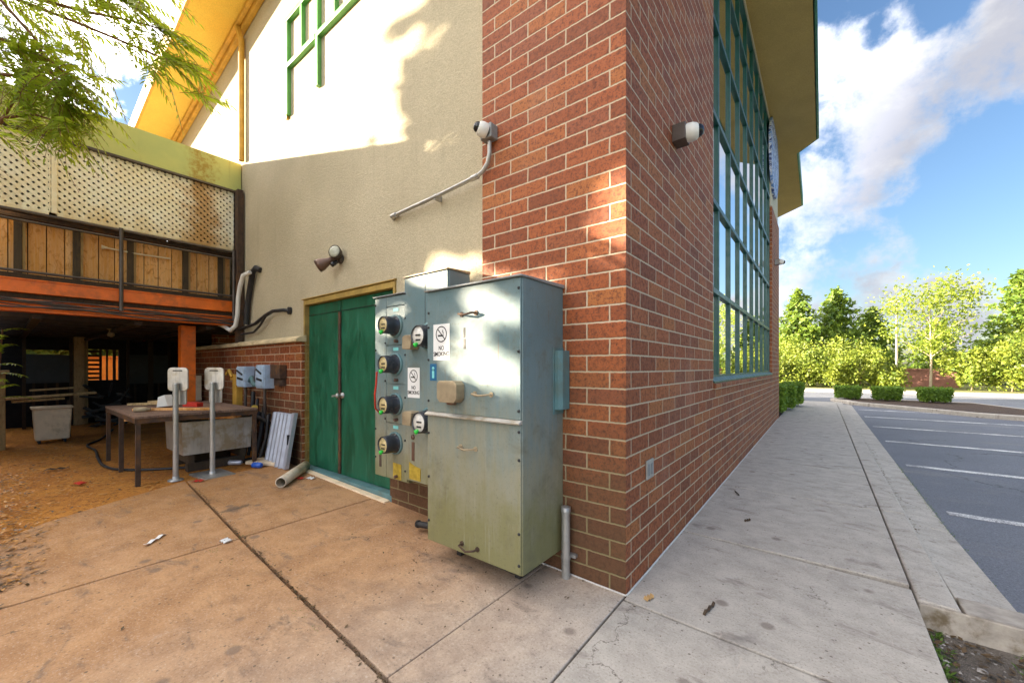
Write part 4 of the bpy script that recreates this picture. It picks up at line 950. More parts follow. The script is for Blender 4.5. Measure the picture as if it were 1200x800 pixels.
mb = MB(); mb.box(X0 + .12, YF + .17, .0, X0 + .16, -.03, ZB - .002); mb.box(X1 - .2, YF + .2, .0, X1 - .16, -.03, ZB - .002); mb.box(X0 + .161, YF + .22, .004, X1 - .201, -.05, ZB - .002); obj('cabinet_base', mb, 'blackpl', BC)

def meter(parent, x, z, y, dial, r=.075, L=.13):
    t = MB(); t.lathe((x, y, z), (0, -1, 0), [(0, r * 1.12), (.02, r * 1.12), (.024, r * 1.02), (L * .6, r), (L, r * .93), (L + .006, r * .86), (L - .004, r * .8)], 24); mt = obj('meter', t, 'dark_meter', parent)
    t = MB(); t.lathe((x, y, z), (0, -1, 0), [(L - .012, r * .82), (L - .006, r * .8), (L - .0055, .001)], 24); dl = obj('dial', t, dial, mt)
    t = MB(); t.box(x - r * .3, y - L + .0045, z - r * .02, x + r * .35, y - L + .001, z + r * .12); t.box(x - r * .3, y - L + .0045, z - r * .45, x + r * .3, y - L + .001, z - r * .3); obj('display', t, 'ink', mt)
    t = MB(); t.lathe((x, y, z), (0, -1, 0), [(.0, r * 1.28), (.016, r * 1.28), (.018, r * 1.13)], 24); obj('socket_ring', t, 'teal_paint', mt)
    t = MB(); t.lathe((x - .02, y - L - .005, z - r * .82), (-.3, -1, -.3), [(-.02, .001), (-.02, .016), (.01, .018), (.014, .001)], 10); obj('seal_tag', t, 'seal_green', mt)
# meter stack cabinet (four meters)
C1 = thing('meter_cabinet', 'leftmost cabinet holding a column of four round meters', 'electrical cabinet', (-2.02, -.1, .38), EG)
mb = MB(); mb.box(-2.26, -.188, .385, -1.795, .028, 1.965); obj('cabinet_body', mb, 'cabinet', C1, bevel=.004)
mb = MB(); mb.prism([(.028, 1.966), (-.215, 1.966), (-.215, 1.975), (.028, 1.99)], lambda y, z: (-2.27, y, z), lambda y, z: (-1.792, y, z)); obj('cabinet_lid', mb, 'grey_paint', C1, bevel=.002)
mb = MB(); mb.box(-2.255, -.2, .39, -2.092, -.1885, 1.955); obj('cover_strip', mb, 'cabinet', C1, bevel=.003)
zc = [1.70, 1.375, 1.035, .705]; zd = [1.87, 1.535, 1.205, .87, .39]
mb = MB(); mb.box(-2.088, -.2, 1.874, -1.80, -.1885, 1.955); obj('cover_strip', mb, 'cabinet', C1, bevel=.003)
for i in range(4):
    mb = MB(); mb.box(-2.088, -.2, zd[i + 1] + .003, -1.80, -.1885, zd[i] - .003); pd = obj('meter_door', mb, 'cabinet', C1, bevel=.003)
    mb = MB(); mb.box(-1.985, -.2025, zd[i] - .045, -1.915, -.2002, zd[i] - .018); obj('sticker', mb, 'cyan_lbl', pd)
    mb = MB(); mb.lathe((-1.93, -.2, zd[i + 1] + .035), (0, -1, 0), [(0, .014), (.03, .014), (.034, .008), (.035, .001)], 10); obj('latch', mb, 'brown_metal', pd)
    meter(C1, -1.95, zc[i], -.2, 'dial')
screws([(-2.245, z) for z in (1.9, 1.5, 1.15, .8, .55)] + [(-2.1, z) for z in (1.56, 1.23, .9)] + [(-1.81, z) for z in (1.9, 1.8, 1.4, 1.1, .6)], -.2, C1)
mb = MB(); mb.prism([(-1.985, .40), (-1.875, .40), (-1.875, .53), (-1.985, .535)], lambda x, z: (x, -.2, z), lambda x, z: (x, -.204, z)); obj('warning_tag', mb, 'yellow_tag', C1)
mb = MB(); mb.box(-2.19, -.203, .47, -2.16, -.2002, .58); obj('nameplate', mb, 'bronze', C1)
mb = MB(); mb.tube([(-2.0, -.35, 1.31), (-2.02, -.345, 1.2), (-2.03, -.35, 1.12), (-2.1, -.3, 1.0), (-2.16, -.22, .95)], .008, 6); obj('seal_wire', mb, 'red_pl', C1)
# middle cabinet with two big meters
C2 = thing('meter_cabinet', 'tall middle cabinet with two pale faced meters and a NO SMOKING notice', 'electrical cabinet', (-1.5, -.12, .43), EG)
mb = MB(); mb.box(-1.79, -.224, .43, -1.27, -.002, 2.075); obj('cabinet_body', mb, 'cabinet', C2, bevel=.004)
mb = MB(); mb.prism([(-.002, 2.076), (-.25, 2.076), (-.25, 2.085), (-.002, 2.098)], lambda y, z: (-1.798, y, z), lambda y, z: (-1.262, y, z)); obj('cabinet_lid', mb, 'tan', C2, bevel=.002)
mb = MB(); mb.box(-1.785, -.236, .435, -1.275, -.2245, 2.07); F2 = obj('cabinet_door', mb, 'cabinet', C2, bevel=.003)
mb = MB(); mb.box(-1.528, -.2375, 1.6, -1.524, -.2365, 2.06); obj('seam', mb, 'ink', F2)
meter(C2, -1.47, 1.585, -.236, 'dial_white', .085, .12); meter(C2, -1.46, .935, -.236, 'dial_white', .085, .12)
for z in (1.55, .955):
    mb = MB(); mb.prism([(-1.70, z - .06), (-1.70, z + .035), (-1.67, z + .05), (-1.60, z + .05), (-1.585, z + .035), (-1.60, z - .06)], lambda x, q: (x, -.237, q), lambda x, q: (x, -.325, q)); obj('lock_box', mb, 'tan', C2, bevel=.005)
no_smoking(F2, -1.741, -1.592, 1.105, 1.345, -.236)
screws([(-1.775, z) for z in (1.95, 1.75, 1.45, 1.1, .75, .5)] + [(-1.3, z) for z in (1.9, 1.6, 1.3, 1.0, .6)], -.236, C2)
mb = MB(); mb.box(-1.69, -.239, .60, -1.655, -.2362, .75); mb.lathe((-1.672, -.236, .79), (0, -1, 0), [(0, .02), (.012, .018), (.014, .001)], 10); obj('nameplate', mb, 'brown_metal', C2)
mb = MB(); mb.prism([(-1.72, .45), (-1.58, .45), (-1.58, .55), (-1.65, .56), (-1.72, .585)], lambda x, z: (x, -.236, z), lambda x, z: (x, -.24, z)); obj('warning_tag', mb, 'yellow_tag', C2)
# capped pipe stub below cabinets
mb = MB(); mb.cyl((-1.62, -.22, .10), (-1.25, -.16, .12), .025, n=12); mb.lathe((-1.62, -.22, .10), (-1, -.16, -.05), [(0, .03), (.02, .03), (.025, .018), (.01, .001)], 14); mb.cyl((-1.5, -.2, .1), (-1.5, -.2, .04), .018)
tag(obj('capped_pipe', mb, 'blackpl'), 'short dark capped pipe poking out below the middle cabinet', 'pipe')

# ------------------------------------------------------------------ litter on the concrete
def tube_open(p0, p1, r, rin):
    p0, p1 = V(p0), V(p1); d = (p1 - p0); L = d.length
    return MB().lathe(p0, d, [(0, rin), (0, r), (L, r), (L, rin), (0, rin)], 20)
tag(obj('pvc_pipe', tube_open((-3.55, -.47, .145), (-4.02, .0, .16), .055, .047), 'pvc'), 'short dirty white pipe lying in front of the green door', 'pipe')
mb = MB(); mb.obox((-4.70, -.15, .135), (.22, .1, 0), (-.05, .11, 0), (0, 0, .022)); tag(obj('foam_slab', mb, 'white_dirty', bevel=.01), 'white foam slab beside the leaning ribbed panel', 'foam')
def lying_can(p, d, r, L, mat, label, cat, name):
    mb = MB(); mb.lathe(p, d, [(0, .001), (0, r * .8), (.008, r), (L - .02, r), (L - .004, r * .75), (L, r * .7), (L, .001)], 16); tag(obj(name, mb, mat), label, cat)
lying_can((-4.62, -.36, .145), (.8, .5, 0), .035, .12, 'blue_pl', 'blue drink can lying near the ribbed panel', 'can', 'drink_can')
lying_can((-5.05, -.48, .135), (.7, .6, 0), .03, .16, 'alu', 'silver can lying by the hose end under the table', 'can', 'drink_can')
lying_can((-4.85, -.12, .135), (.3, .9, 0), .034, .12, 'red_pl', 'reddish can by the foam slab', 'can', 'drink_can')
def scrap(p, w, l, ang, mat, label, cat, name):
    c, s_ = math.cos(ang), math.sin(ang); mb = MB(); k = 5
    for i in range(k):
        u0, u1 = -l / 2 + l * i / k, -l / 2 + l * (i + 1) / k
        z0, z1 = .006 + .012 * (i % 2), .006 + .012 * ((i + 1) % 2)
        q = [(u0, -w / 2, z0), (u1, -w / 2 * (1 - .3 * (i == k - 1)), z1), (u1, w / 2, z1 + .004), (u0, w / 2, z0)]
        pts = [(p[0] + u * c - v * s_, p[1] + u * s_ + v * c, gh(p[0]) + z) for u, v, z in q]
        mb.add(pts + [(a, b, d - .003) for a, b, d in pts], [(0, 1, 2, 3), (7, 6, 5, 4), (0, 4, 5, 1), (1, 5, 6, 2), (2, 6, 7, 3), (3, 7, 4, 0)])
    tag(obj(name, mb, mat), label, cat)
scrap((-2.96, -1.57), .028, .2, -.75, 'paper', 'torn white paper strip on the slab near the weedy joint', 'paper', 'paper_scrap')
scrap((-3.72, -.2), .05, .09, .6, 'red_pl', 'crumpled red wrapper beside the white pipe', 'wrapper', 'wrapper')
scrap((-3.63, -.12), .05, .11, .2, 'paper', 'crumpled white paper beside the red wrapper', 'paper', 'paper_scrap')
scrap((-4.42, -.95), .06, .1, .9, 'red_pl', 'red scrap of plastic near the flat base plate', 'wrapper', 'wrapper')
scrap((-5.3, -1.75), .06, .12, .3, 'red_pl', 'faded red scrap on the clay in front of the table', 'wrapper', 'wrapper')
scrap((-6.4, -1.85), .07, .2, 1.2, 'wood_dark', 'dark wood chip on the clay', 'wood chip', 'wood_chip')
scrap((-2.55, -1.25), .05, .09, .1, 'paper', 'small white paper scrap at the crossing of the joints', 'paper', 'paper_scrap')
scrap((.42, .15), .015, .14, 1.4, 'wood_dark', 'thin brown twig lying on the sidewalk near the corner', 'twig', 'twig')
scrap((.12, .05), .03, .06, 1.2, 'wood_pale', 'dry brown leaf against the foot of the corner', 'leaf', 'dry_leaf')
scrap((.40, 1.75), .02, .06, 1.0, 'wood_dark', 'dark leaf on the second sidewalk slab', 'leaf', 'dry_leaf')
scrap((.2, 2.55), .012, .13, 2.0, 'wood_dark', 'curled dark twig near the wall farther along', 'twig', 'twig')

# scattered leaf litter, chips, pebbles, weeds
def flat_leaves(n, xf, size, zf, tilt=.35):
    P0 = np.array([xf() for _ in range(n)]); a = RNG.uniform(0, 6.28, n); s_ = RNG.uniform(*size, n); el = RNG.uniform(1.3, 2.6, n)
    ux = np.stack([np.cos(a), np.sin(a), RNG.uniform(-tilt, tilt, n)], 1); uy = np.stack([-np.sin(a), np.cos(a), RNG.uniform(-tilt, tilt, n)], 1)
    z = np.array([zf(x) for x, _ in P0]) + .004 + RNG.uniform(0, .012, n); c = np.stack([P0[:, 0], P0[:, 1], z], 1)
    A, B = ux * (s_ * el / 2)[:, None], uy * (s_ / 2)[:, None]
    return np.stack([c - A, c - B, c + A, c + B], 1)
def yard():
    while True:
        x, y = random.uniform(-9, -3.2), random.gauss(-2.1, .55)
        e = (-4.5 + (-1.04 - y) * .8)
        if x < e + .15 * random.random() and y > -5: return x, y
def bed():
    x = random.uniform(-6.5, -2.75); return x, random.gauss(-2.26, .07 + .03 * abs(x + 2.7))
fl = np.concatenate([flat_leaves(1000, yard, (.006, .022), lambda x: .096), flat_leaves(900, bed, (.006, .022), lambda x: gh(x) + .002), flat_leaves(500, lambda: (random.uniform(-9, -4.6), random.uniform(-2, .0)), (.008, .03), lambda x: .096)])
setting(arr_mesh('leaf_litter', fl, 4, 'litter'), 'stuff')
def jn():
    t = random.random(); return -4.2 + 3.7 * t + random.gauss(0, .02), -1.045 - .225 * t + random.gauss(0, .011)
def anyslab(): return random.uniform(-4.3, 1.3), random.uniform(-3, .0)
fl = np.concatenate([flat_leaves(260, lambda: (1.555 + abs(random.gauss(0, .03)), random.uniform(1.5, 9)), (.004, .016), lambda x: -.082), flat_leaves(800, bed, (.005, .02), lambda x: gh(x) + .002), flat_leaves(500, jn, (.004, .014), lambda x: gh(x) - .008), flat_leaves(260, anyslab, (.004, .013), gh, .2),
                     flat_leaves(200, lambda: (random.uniform(-2, -.4), random.gauss(-.4, .16)), (.003, .011), gh), flat_leaves(600, yard, (.005, .02), lambda x: .096)])
setting(arr_mesh('debris', fl, 4, 'litter_dark'), 'stuff')
# pebbles
def rocks(n, xf, size, zf):
    oc = np.array([(1, 0, 0), (0, 1, 0), (-1, 0, 0), (0, -1, 0), (0, 0, 1), (0, 0, -1)], float)
    tri = [(0, 1, 4), (1, 2, 4), (2, 3, 4), (3, 0, 4), (1, 0, 5), (2, 1, 5), (3, 2, 5), (0, 3, 5)]
    out = []
    for _ in range(n):
        x, y = xf(); s_ = random.uniform(*size); v = oc * (np.array([1, random.uniform(.6, 1), random.uniform(.35, .7)]) * s_) * RNG.uniform(.7, 1.25, (6, 1))
        a = random.uniform(0, 6.28); c, k = math.cos(a), math.sin(a); v = v @ np.array([[c, k, 0], [-k, c, 0], [0, 0, 1]]) + np.array([x, y, zf(x) + s_ * .2])
        out += [v[list(t)] for t in tri]
    return np.array(out)
def gb(): return random.uniform(1.37, 3.2), .98 - abs(random.gauss(0, 1.1))
setting(arr_mesh('pebbles', np.concatenate([rocks(900, gb, (.004, .014), lambda x: -.15), rocks(50, gb, (.015, .035), lambda x: -.15)]), 3, 'stone'), 'stuff')
fl = flat_leaves(1300, gb, (.008, .03), lambda x: -.147); setting(arr_mesh('bed_litter', fl, 4, 'litter_dark'), 'stuff')
def blades(n, xf, zf, h):
    P0 = np.array([xf() for _ in range(n)]); z = np.array([zf(x) for x, _ in P0]); a = RNG.uniform(0, 6.28, n); L = RNG.uniform(*h, n); w = L * RNG.uniform(.12, .3, n)
    d = np.stack([np.cos(a), np.sin(a), RNG.uniform(.3, 1.5, n)], 1); d /= np.linalg.norm(d, axis=1)[:, None]
    s_ = np.stack([-np.sin(a), np.cos(a), np.zeros(n)], 1); c = np.stack([P0[:, 0], P0[:, 1], z], 1)
    m_ = c + d * (L * .55)[:, None]; return np.stack([c, m_ - s_ * (w / 2)[:, None], c + d * L[:, None] - np.array([0, 0, .2]) * L[:, None], m_ + s_ * (w / 2)[:, None]], 1)
def clump(cs, sd): 
    def f():
        c = random.choice(cs); return c[0] + random.gauss(0, sd), c[1] + random.gauss(0, sd)
    return f
cl = [(1.39 + .03 * random.random(), .95 - .055 * i) for i in range(18)] + [(random.uniform(1.5, 2.6), random.uniform(.2, .93)) for _ in range(9)] + [(1.75, .95), (1.95, .96), (2.1, .93)]
wd_ = np.concatenate([blades(520, clump(cl, .022), lambda x: -.15, (.015, .06))])
jt = [(-2.56 + random.gauss(0, .03), -1.15 + random.gauss(0, .02)) for _ in range(3)] + [(-.8 - 1.7 * random.random(), 0) for _ in range(12)]
jt = [(x, -1.255 - (x + .56) * -.0525 if y == 0 else y) for x, y in jt]
wd_ = np.concatenate([wd_, blades(160, clump(jt, .012), lambda x: gh(x) - .005, (.008, .022))])
setting(arr_mesh('weeds', wd_, 4, 'weed'), 'stuff')
fl = blades(700, lambda: (1.795 + random.gauss(0, .012), random.uniform(1.4, 6)), lambda x: -.1, (.008, .024)); setting(arr_mesh('kerb_moss', fl, 4, 'weed'), 'stuff')

# ------------------------------------------------------------------ vegetation
def leaf_quads(C, size, flat=0., el=1.6, drop=None):
    n = len(C); d = RNG.normal(size=(n, 3)); d[:, 2] *= (1 - flat); d /= np.linalg.norm(d, axis=1)[:, None]
    e = RNG.normal(size=(n, 3)); e -= d * (e * d).sum(1)[:, None]; e /= np.linalg.norm(e, axis=1)[:, None]
    s_ = RNG.uniform(size[0], size[1], n)[:, None]
    return np.stack([C - d * s_ * el / 2, C - e * s_ / 2, C + d * s_ * el / 2, C + e * s_ / 2], 1)
SUN = V((-1, -.55, .257)).normalized()
def tunnel(C, rays, mask=False):
    """cut leaves away along sun rays so light reaches chosen spots"""
    keep = np.ones(len(C), bool); s_ = np.array(SUN)
    for (p, r) in rays:
        w = C - np.array(p); t = w @ s_; d = np.linalg.norm(w - t[:, None] * s_, axis=1); keep &= ~((d < r) & (t > .8))
    return keep if mask else C[keep]
def trunk_mb(base, h, r, lean=(0, 0), limbs=0, spread=1.2):
    mb = MB(); pts = [(base[0] + lean[0] * t + .04 * math.sin(5 * t), base[1] + lean[1] * t, base[2] + h * t) for t in np.linspace(0, 1, 7)]
    mb.tube(pts, r, 8, rs=[r * (1 - .75 * t) for t in np.linspace(0, 1, 7)])
    for k in range(limbs):
        t = random.uniform(.35, .85); a = k * 2.4; p = V(pts[int(t * 6)]); L = spread * random.uniform(.6, 1.1)
        mb.tube([p, p + V((math.cos(a) * L * .5, math.sin(a) * L * .5, L * .45)), p + V((math.cos(a) * L, math.sin(a) * L, L * .75))], r * .3, 6, rs=[r * .4, r * .25, r * .08])
    return mb
def conifer(base, h, rad, n, label, group, mat='leaf_ever', dens=1., start=.04):
    t = thing('evergreen_tree', label, 'tree', base, group); obj('trunk', trunk_mb(base, h * .96, .12), 'bark', t)
    pts = []; nb = int(150 * dens)
    for i in range(nb):
        f = start + (1 - start) * (i + random.random()) / nb; a = i * 2.399 + random.uniform(-.4, .4)
        L = rad * (1 - f) ** .74 * random.uniform(.45, 1.22) + .15; m = max(4, int(n / nb * (L / rad) * 1.6))
        u = RNG.uniform(.12, 1, m) ** .8; z = base[2] + f * h + u * L * random.uniform(.05, .35) ; sp = .06 + .13 * L * (1 - .55 * u)
        pts.append(np.stack([base[0] + math.cos(a) * L * u + RNG.normal(0, 1, m) * sp, base[1] + math.sin(a) * L * u + RNG.normal(0, 1, m) * sp, z + RNG.normal(0, 1, m) * sp * .7], 1))
    C = np.concatenate(pts); arr_mesh('crown', leaf_quads(C, (.09, .24), .2, 2.0), 4, mat, t, base); return t
def clumpy(base, h, rad, n, label, cat, group, mat, name, trunk_h=.5, tr=.05, size=(.06, .14), nc=26, bark='bark', tun=None, lowz=.15, limbs=5):
    t = thing(name, label, cat, base, group); obj('trunk', trunk_mb(base, h * trunk_h, tr, limbs=limbs, spread=rad * .8), bark, t)
    cs = []
    for i in range(nc):
        d = V((random.gauss(0, 1), random.gauss(0, 1), random.gauss(0, 1))).normalized() * random.uniform(.35, 1.) ** .6
        cs.append((base[0] + d.x * rad * .85, base[1] + d.y * rad * .85, base[2] + h * (lowz + (1 - lowz) * .5) + d.z * h * (1 - lowz) * .46, random.uniform(.16, .36) * rad))
    ch = RNG.integers(0, nc, n); cs = np.array(cs); C = cs[ch, :3] + RNG.normal(size=(n, 3)) * cs[ch, 3:4] * .62
    C = C[C[:, 2] > base[2] + .02]
    if tun: C = tunnel(C, tun)
    arr_mesh('crown', leaf_quads(C, size), 4, mat, t, base); return t

TG = 'trees beyond the parking lot'
conifer((-.6, 36, 0), 7.4, 2.5, 7500, 'bushy evergreen nearest the brick wall end, beyond the drive', TG)
conifer((1.8, 38, 0), 7.5, 2.6, 7500, 'evergreen second from the building, with a pointed top', TG)
conifer((4.0, 40, 0), 6.0, 2.6, 5200, 'lower dark evergreen left of the lamp pole', TG)
conifer((8.2, 44, 0), 5.2, 2.4, 3600, 'low evergreen standing behind the young pale tree', TG)
conifer((12.3, 43, 0), 8.3, 3.0, 8500, 'tallest evergreen, at the right edge beyond the lot', TG)
conifer((14.8, 43, 0), 7.6, 2.8, 6000, 'evergreen partly cut by the right edge of view', TG)
clumpy((6.05, 32, 0), 6.9, 2.4, 4600, 'young pale green tree with see-through crown and pale trunk', 'tree', TG, 'leaf_yel', 'young_tree', .85, .075, (.06, .14), 40, 'bark_pale', None, .28, 9)
conifer((-5, 40, 0), 7., 2.6, 4000, 'evergreen hidden mostly behind the building, left of the row', TG)
for i, (x, y, h, rd) in enumerate([(-3, 31, 2.4, 1.6), (-1.2, 30.6, 2.0, 1.3), (.2, 31, 2.5, 1.4), (1.5, 30.7, 2.1, 1.3), (2.8, 31, 2.6, 1.4), (4.1, 30.8, 1.7, 1.0), (7.6, 31.5, 2.6, 1.3), (9.0, 31.2, 3.2, 1.7), (10.8, 31, 3.0, 1.7), (12.6, 31, 3.4, 1.8), (14.6, 31.2, 3.0, 1.8), (11.5, 34.5, 4.2, 2.2), (2.2, 33.6, 3.4, 2.0), (-.5, 33.4, 3.6, 2.0)]):
    lab = ['yellow green shrub mostly hidden by the brick corner', 'low shrub just right of the brick wall end', 'rounded shrub below the first evergreen', 'low shrub between the first two evergreens', 'tall shrub below the second evergreen', 'smallest shrub beside the lamp pole', 'shrub right of the young tree trunk', 'wide shrub behind the rightmost clipped bush', 'broad yellow shrub right of the young tree', 'tallest front shrub below the right evergreen', 'shrub at the right edge of the row', 'big shrub in the second row at right', 'second row shrub behind the clipped bushes', 'second row shrub near the brick wall end'][i]
    clumpy((x, y, .02), h, rd, int(2600 * rd), lab, 'shrub', 'yellow green shrubs beyond the drive', 'leaf_shrub', 'wild_shrub', .5, .04, (.05, .13), 30, 'bark', None, .02, 4)
# lamp pole and low wall
LP = thing('lamp_pole', 'slim pale lamp pole between the evergreens and the young tree', 'lamp pole', (4.75, 33.5, 0))
mb = MB(); mb.cyl((4.75, 33.5, 0), (4.75, 33.5, 5.6), .075, .05, 12); obj('pole', mb, 'red_pole', LP)
mb = MB(); mb.box(4.35, 33.4, 5.55, 4.95, 33.6, 5.68); obj('lamp_head', mb, 'red_pole', LP, bevel=.02)
mb = MB(); mb.box(4.95, 35.2, 0, 7.9, 35.5, 1.15); mb.box(4.9, 35.15, 1.15, 7.95, 35.55, 1.25); tag(obj('low_wall', mb, 'far_brick'), 'low brick wall behind the young tree trunk', 'wall')

def box_bush(base, w, d, h, label, group, n=2600, cat='bush'):
    t = thing('clipped_bush', label, cat, base, group)
    mb = MB()
    for k in range(4): mb.tube([(base[0] + random.uniform(-.08, .08), base[1] + random.uniform(-.08, .08), base[2] - .02), (base[0] + random.uniform(-w, w) * .3, base[1] + random.uniform(-d, d) * .3, base[2] + h * .8)], .018, 5)
    obj('stem', mb, 'bark', t)
    u = RNG.uniform(-1, 1, (n, 3)); ax = RNG.integers(0, 3, n); sg_ = np.where(RNG.random(n) < .5, -1, 1.)
    for k in range(3): u[ax == k, k] = sg_[ax == k] * RNG.uniform(.72, 1.0, (ax == k).sum())
    r_ = np.abs(u); m = np.sort(r_, 1)[:, 1:2]; u *= np.where(m > .82, .93, 1.)
    k2 = (.88 + .12 * (u[:, 2:3] + 1) / 2); C = np.concatenate([u[:, :2] * k2, u[:, 2:]], 1) * np.array([w / 2, d / 2, h * .44]) + np.array([base[0], base[1], base[2] + h * .56])
    C += RNG.normal(0, .018, C.shape); arr_mesh('crown', leaf_quads(C, (.03, .075), 0, 1.3), 4, 'leaf_box', t, base)
    core = MB(); core.box(base[0] - w * .36, base[1] - d * .36, base[2] + h * .2, base[0] + w * .36, base[1] + d * .36, base[2] + h * .86); obj('inner_growth', core, 'leaf_box', t, bevel=.06)
BG = 'clipped bushes on the island'
box_bush((1.75, 19.3, .03), .90, .85, .54, 'clipped square bush on the island nearest the sidewalk', BG)
box_bush((2.92, 19.1, .03), .92, .85, .55, 'clipped square bush in the middle of the island row', BG)
box_bush((4.2, 19.0, .03), .90, .85, .56, 'clipped square bush on the island farthest from the building', BG)
for i, (y, x) in enumerate(((11.5, -.18), (13.0, -.02), (14.7, .12))):
    box_bush((x, y, .0), .62, 1.15, .82, ['clipped hedge block touching the end of the brick wall', 'clipped hedge block in the middle of the wall row', 'clipped hedge block farthest along the sidewalk'][i], 'clipped hedge blocks along the sidewalk', 2600, 'hedge')
mb = MB(); mb.box(-1.3, 10.66, -.15, .0, 16.5, -.01); setting(obj('hedge_soil', mb, 'mulch'))

rays = []  # chosen sun spots; leaves are cut away sunward of each
for (x, y, z, r) in [(.09, 0, 2.40, .17), (.08, 0, 2.26, .19), (.08, 0, 2.12, .19), (.09, 0, 2.0, .17), (-.52, 0, 1.94, .09), (-.72, 0, 1.95, .09), (-.98, 0, 2.02, .08),
                     (-.75, -.46, 1.81, .095), (-.51, -.46, 1.65, .105), (-.82, -.46, 1.56, .085),
                     (-.86, -.46, 1.32, .12), (-.70, -.46, 1.34, .10), (-.50, -.46, 1.30, .125),
                     (-1.34, -.236, 2.03, .15), (-1.52, -.236, 2.06, .11), (-1.24, -.46, 1.78, .05), (-1.75, .08, 2.12, .12), (-1.92, .08, 2.10, .13), (-2.05, .08, 2.16, .09), (-1.5, .08, 2.2, .1), (-1.25, .08, 2.2, .1)]:
    rays.append(((x, y, z), r * 1.0 + .04))
# sumac tree whose boughs hang into the top left
ST = thing('sumac_tree', 'leafy tree whose feathery boughs hang in at the top left', 'tree', (-6.0, -3.9, .1))
mb = MB(); mb.tube([(-6.0, -3.9, .05), (-5.95, -3.8, 1.5), (-5.85, -3.7, 3.0), (-5.7, -3.5, 4.3), (-5.6, -3.4, 5.6)], .1, 9, rs=[.12, .1, .09, .07, .04]); obj('trunk', mb, 'bark', ST)
br = [[(-5.75, -3.55, 4.1), (-5.3, -2.75, 4.75), (-4.95, -2.27, 4.67), (-4.70, -2.08, 4.32), (-4.55, -1.96, 3.92), (-4.5, -1.93, 3.8)],
      [(-5.7, -3.5, 4.3), (-5.2, -2.6, 4.8), (-4.83, -2.18, 4.67), (-4.4, -1.85, 4.46), (-3.9, -1.45, 4.2), (-3.75, -1.35, 4.12)],
      [(-5.65, -3.45, 4.6), (-5.1, -2.5, 4.85), (-4.77, -2.13, 4.70), (-4.34, -1.8, 4.56), (-4.0, -1.54, 4.47), (-3.85, -1.42, 4.42)],
      [(-5.85, -3.7, 3.1), (-5.4, -2.9, 3.4), (-4.95, -2.27, 3.55), (-4.83, -2.18, 3.8), (-4.78, -2.1, 4.0)],
      [(-5.85, -3.7, 3.2), (-5.35, -2.8, 3.5), (-5.0, -2.3, 3.6), (-4.7, -2.08, 3.63), (-4.5, -1.95, 3.55)],
      [(-5.6, -3.4, 5.4), (-5.1, -2.7, 5.3), (-4.6, -2.2, 5.1), (-4.2, -1.9, 4.95), (-3.8, -1.6, 4.8)],
      [(-5.7, -3.5, 4.2), (-5.2, -2.7, 4.4), (-4.8, -2.2, 4.25), (-4.55, -2.0, 4.1), (-4.4, -1.9, 3.95)],
      [(-5.7, -3.5, 4.0), (-5.0, -2.3, 4.0), (-4.75, -2.08, 4.0), (-4.6, -1.98, 3.9)],
      [(-5.6, -3.4, 5.0), (-5.0, -2.4, 5.0), (-4.3, -1.95, 4.8), (-4.0, -1.7, 4.62)],
      [(-5.7, -3.5, 4.3), (-5.3, -3.2, 4.6), (-4.9, -2.9, 4.7), (-4.5, -2.6, 4.6)],
      [(-5.85, -3.7, 2.9), (-5.5, -3.3, 2.9), (-5.3, -2.9, 2.6)]]
mb = MB()
for b in br: mb.tube(b, .012, 7, rs=[.022 - .016 * i / (len(b) - 1) for i in range(len(b))])
obj('branch', mb, 'twig', ST)
LQ = []; RB = MB()
def compound(p, d, L):
    d = V(d).normalized(); up = V((0, 0, 1)); s_ = d.cross(up)
    if s_.length < .1: s_ = V((1, 0, 0))
    s_.normalize(); nrm = s_.cross(d); npair = random.randint(8, 12); pts = []
    for i in range(npair + 1):
        t = i / npair; pts.append(V(p) + d * (L * t) + V((0, 0, -.34 * L * t * t)))
    RB.tube(pts[::3] + [pts[-1]] if npair % 3 else pts[::3], .0022, 4)
    for i in range(1, npair + 1):
        tg = (pts[i] - pts[i - 1]).normalized(); t = i / npair; ln = (.088 + .022 * random.random()) * (1 - .55 * abs(t - .45))
        for sg_ in (-1, 1) if i < npair else (0,):
            q = (s_ * sg_ * .85 + tg * (.62 + .2 * random.random()) + nrm * random.uniform(-.25, .15) + V((0, 0, -.22))).normalized() if sg_ else tg
            w = ln * .15; v = q.cross(nrm).normalized(); a = pts[i]
            LQ.append([tuple(a), tuple(a + q * ln * .4 - v * w + V((0, 0, .004))), tuple(a + q * ln - V((0, 0, .006))), tuple(a + q * ln * .4 + v * w + V((0, 0, .004)))])
for b in br:
    k = len(b)
    for i in range(1, k):
        for j in range(9 if i > 1 else 3):
            t = random.random(); p = V(b[i - 1]).lerp(V(b[i]), t); ax = (V(b[i]) - V(b[i - 1])).normalized(); a = random.uniform(0, 6.28)
            o1 = ax.orthogonal().normalized(); o2 = ax.cross(o1)
            p += V((random.gauss(0, .1), random.gauss(0, .1), random.gauss(0, .1)))
            compound(p, ax * .55 + (o1 * math.cos(a) + o2 * math.sin(a)) * .9 + V((.1, .1, .1)), random.uniform(.3, .5))
    for j in range(9): compound(b[-1], (V(b[-1]) - V(b[-2])).normalized() + V((random.uniform(-.7, .7), random.uniform(-.7, .7), random.uniform(-.4, .4))), random.uniform(.32, .5))
obj('leaf_stalk', RB, 'twig', ST); LQ = np.array(LQ); arr_mesh('foliage', LQ[tunnel(LQ.mean(1), rays, True)], 4, 'leaf_sumac', ST, (-6.0, -3.9, .1))
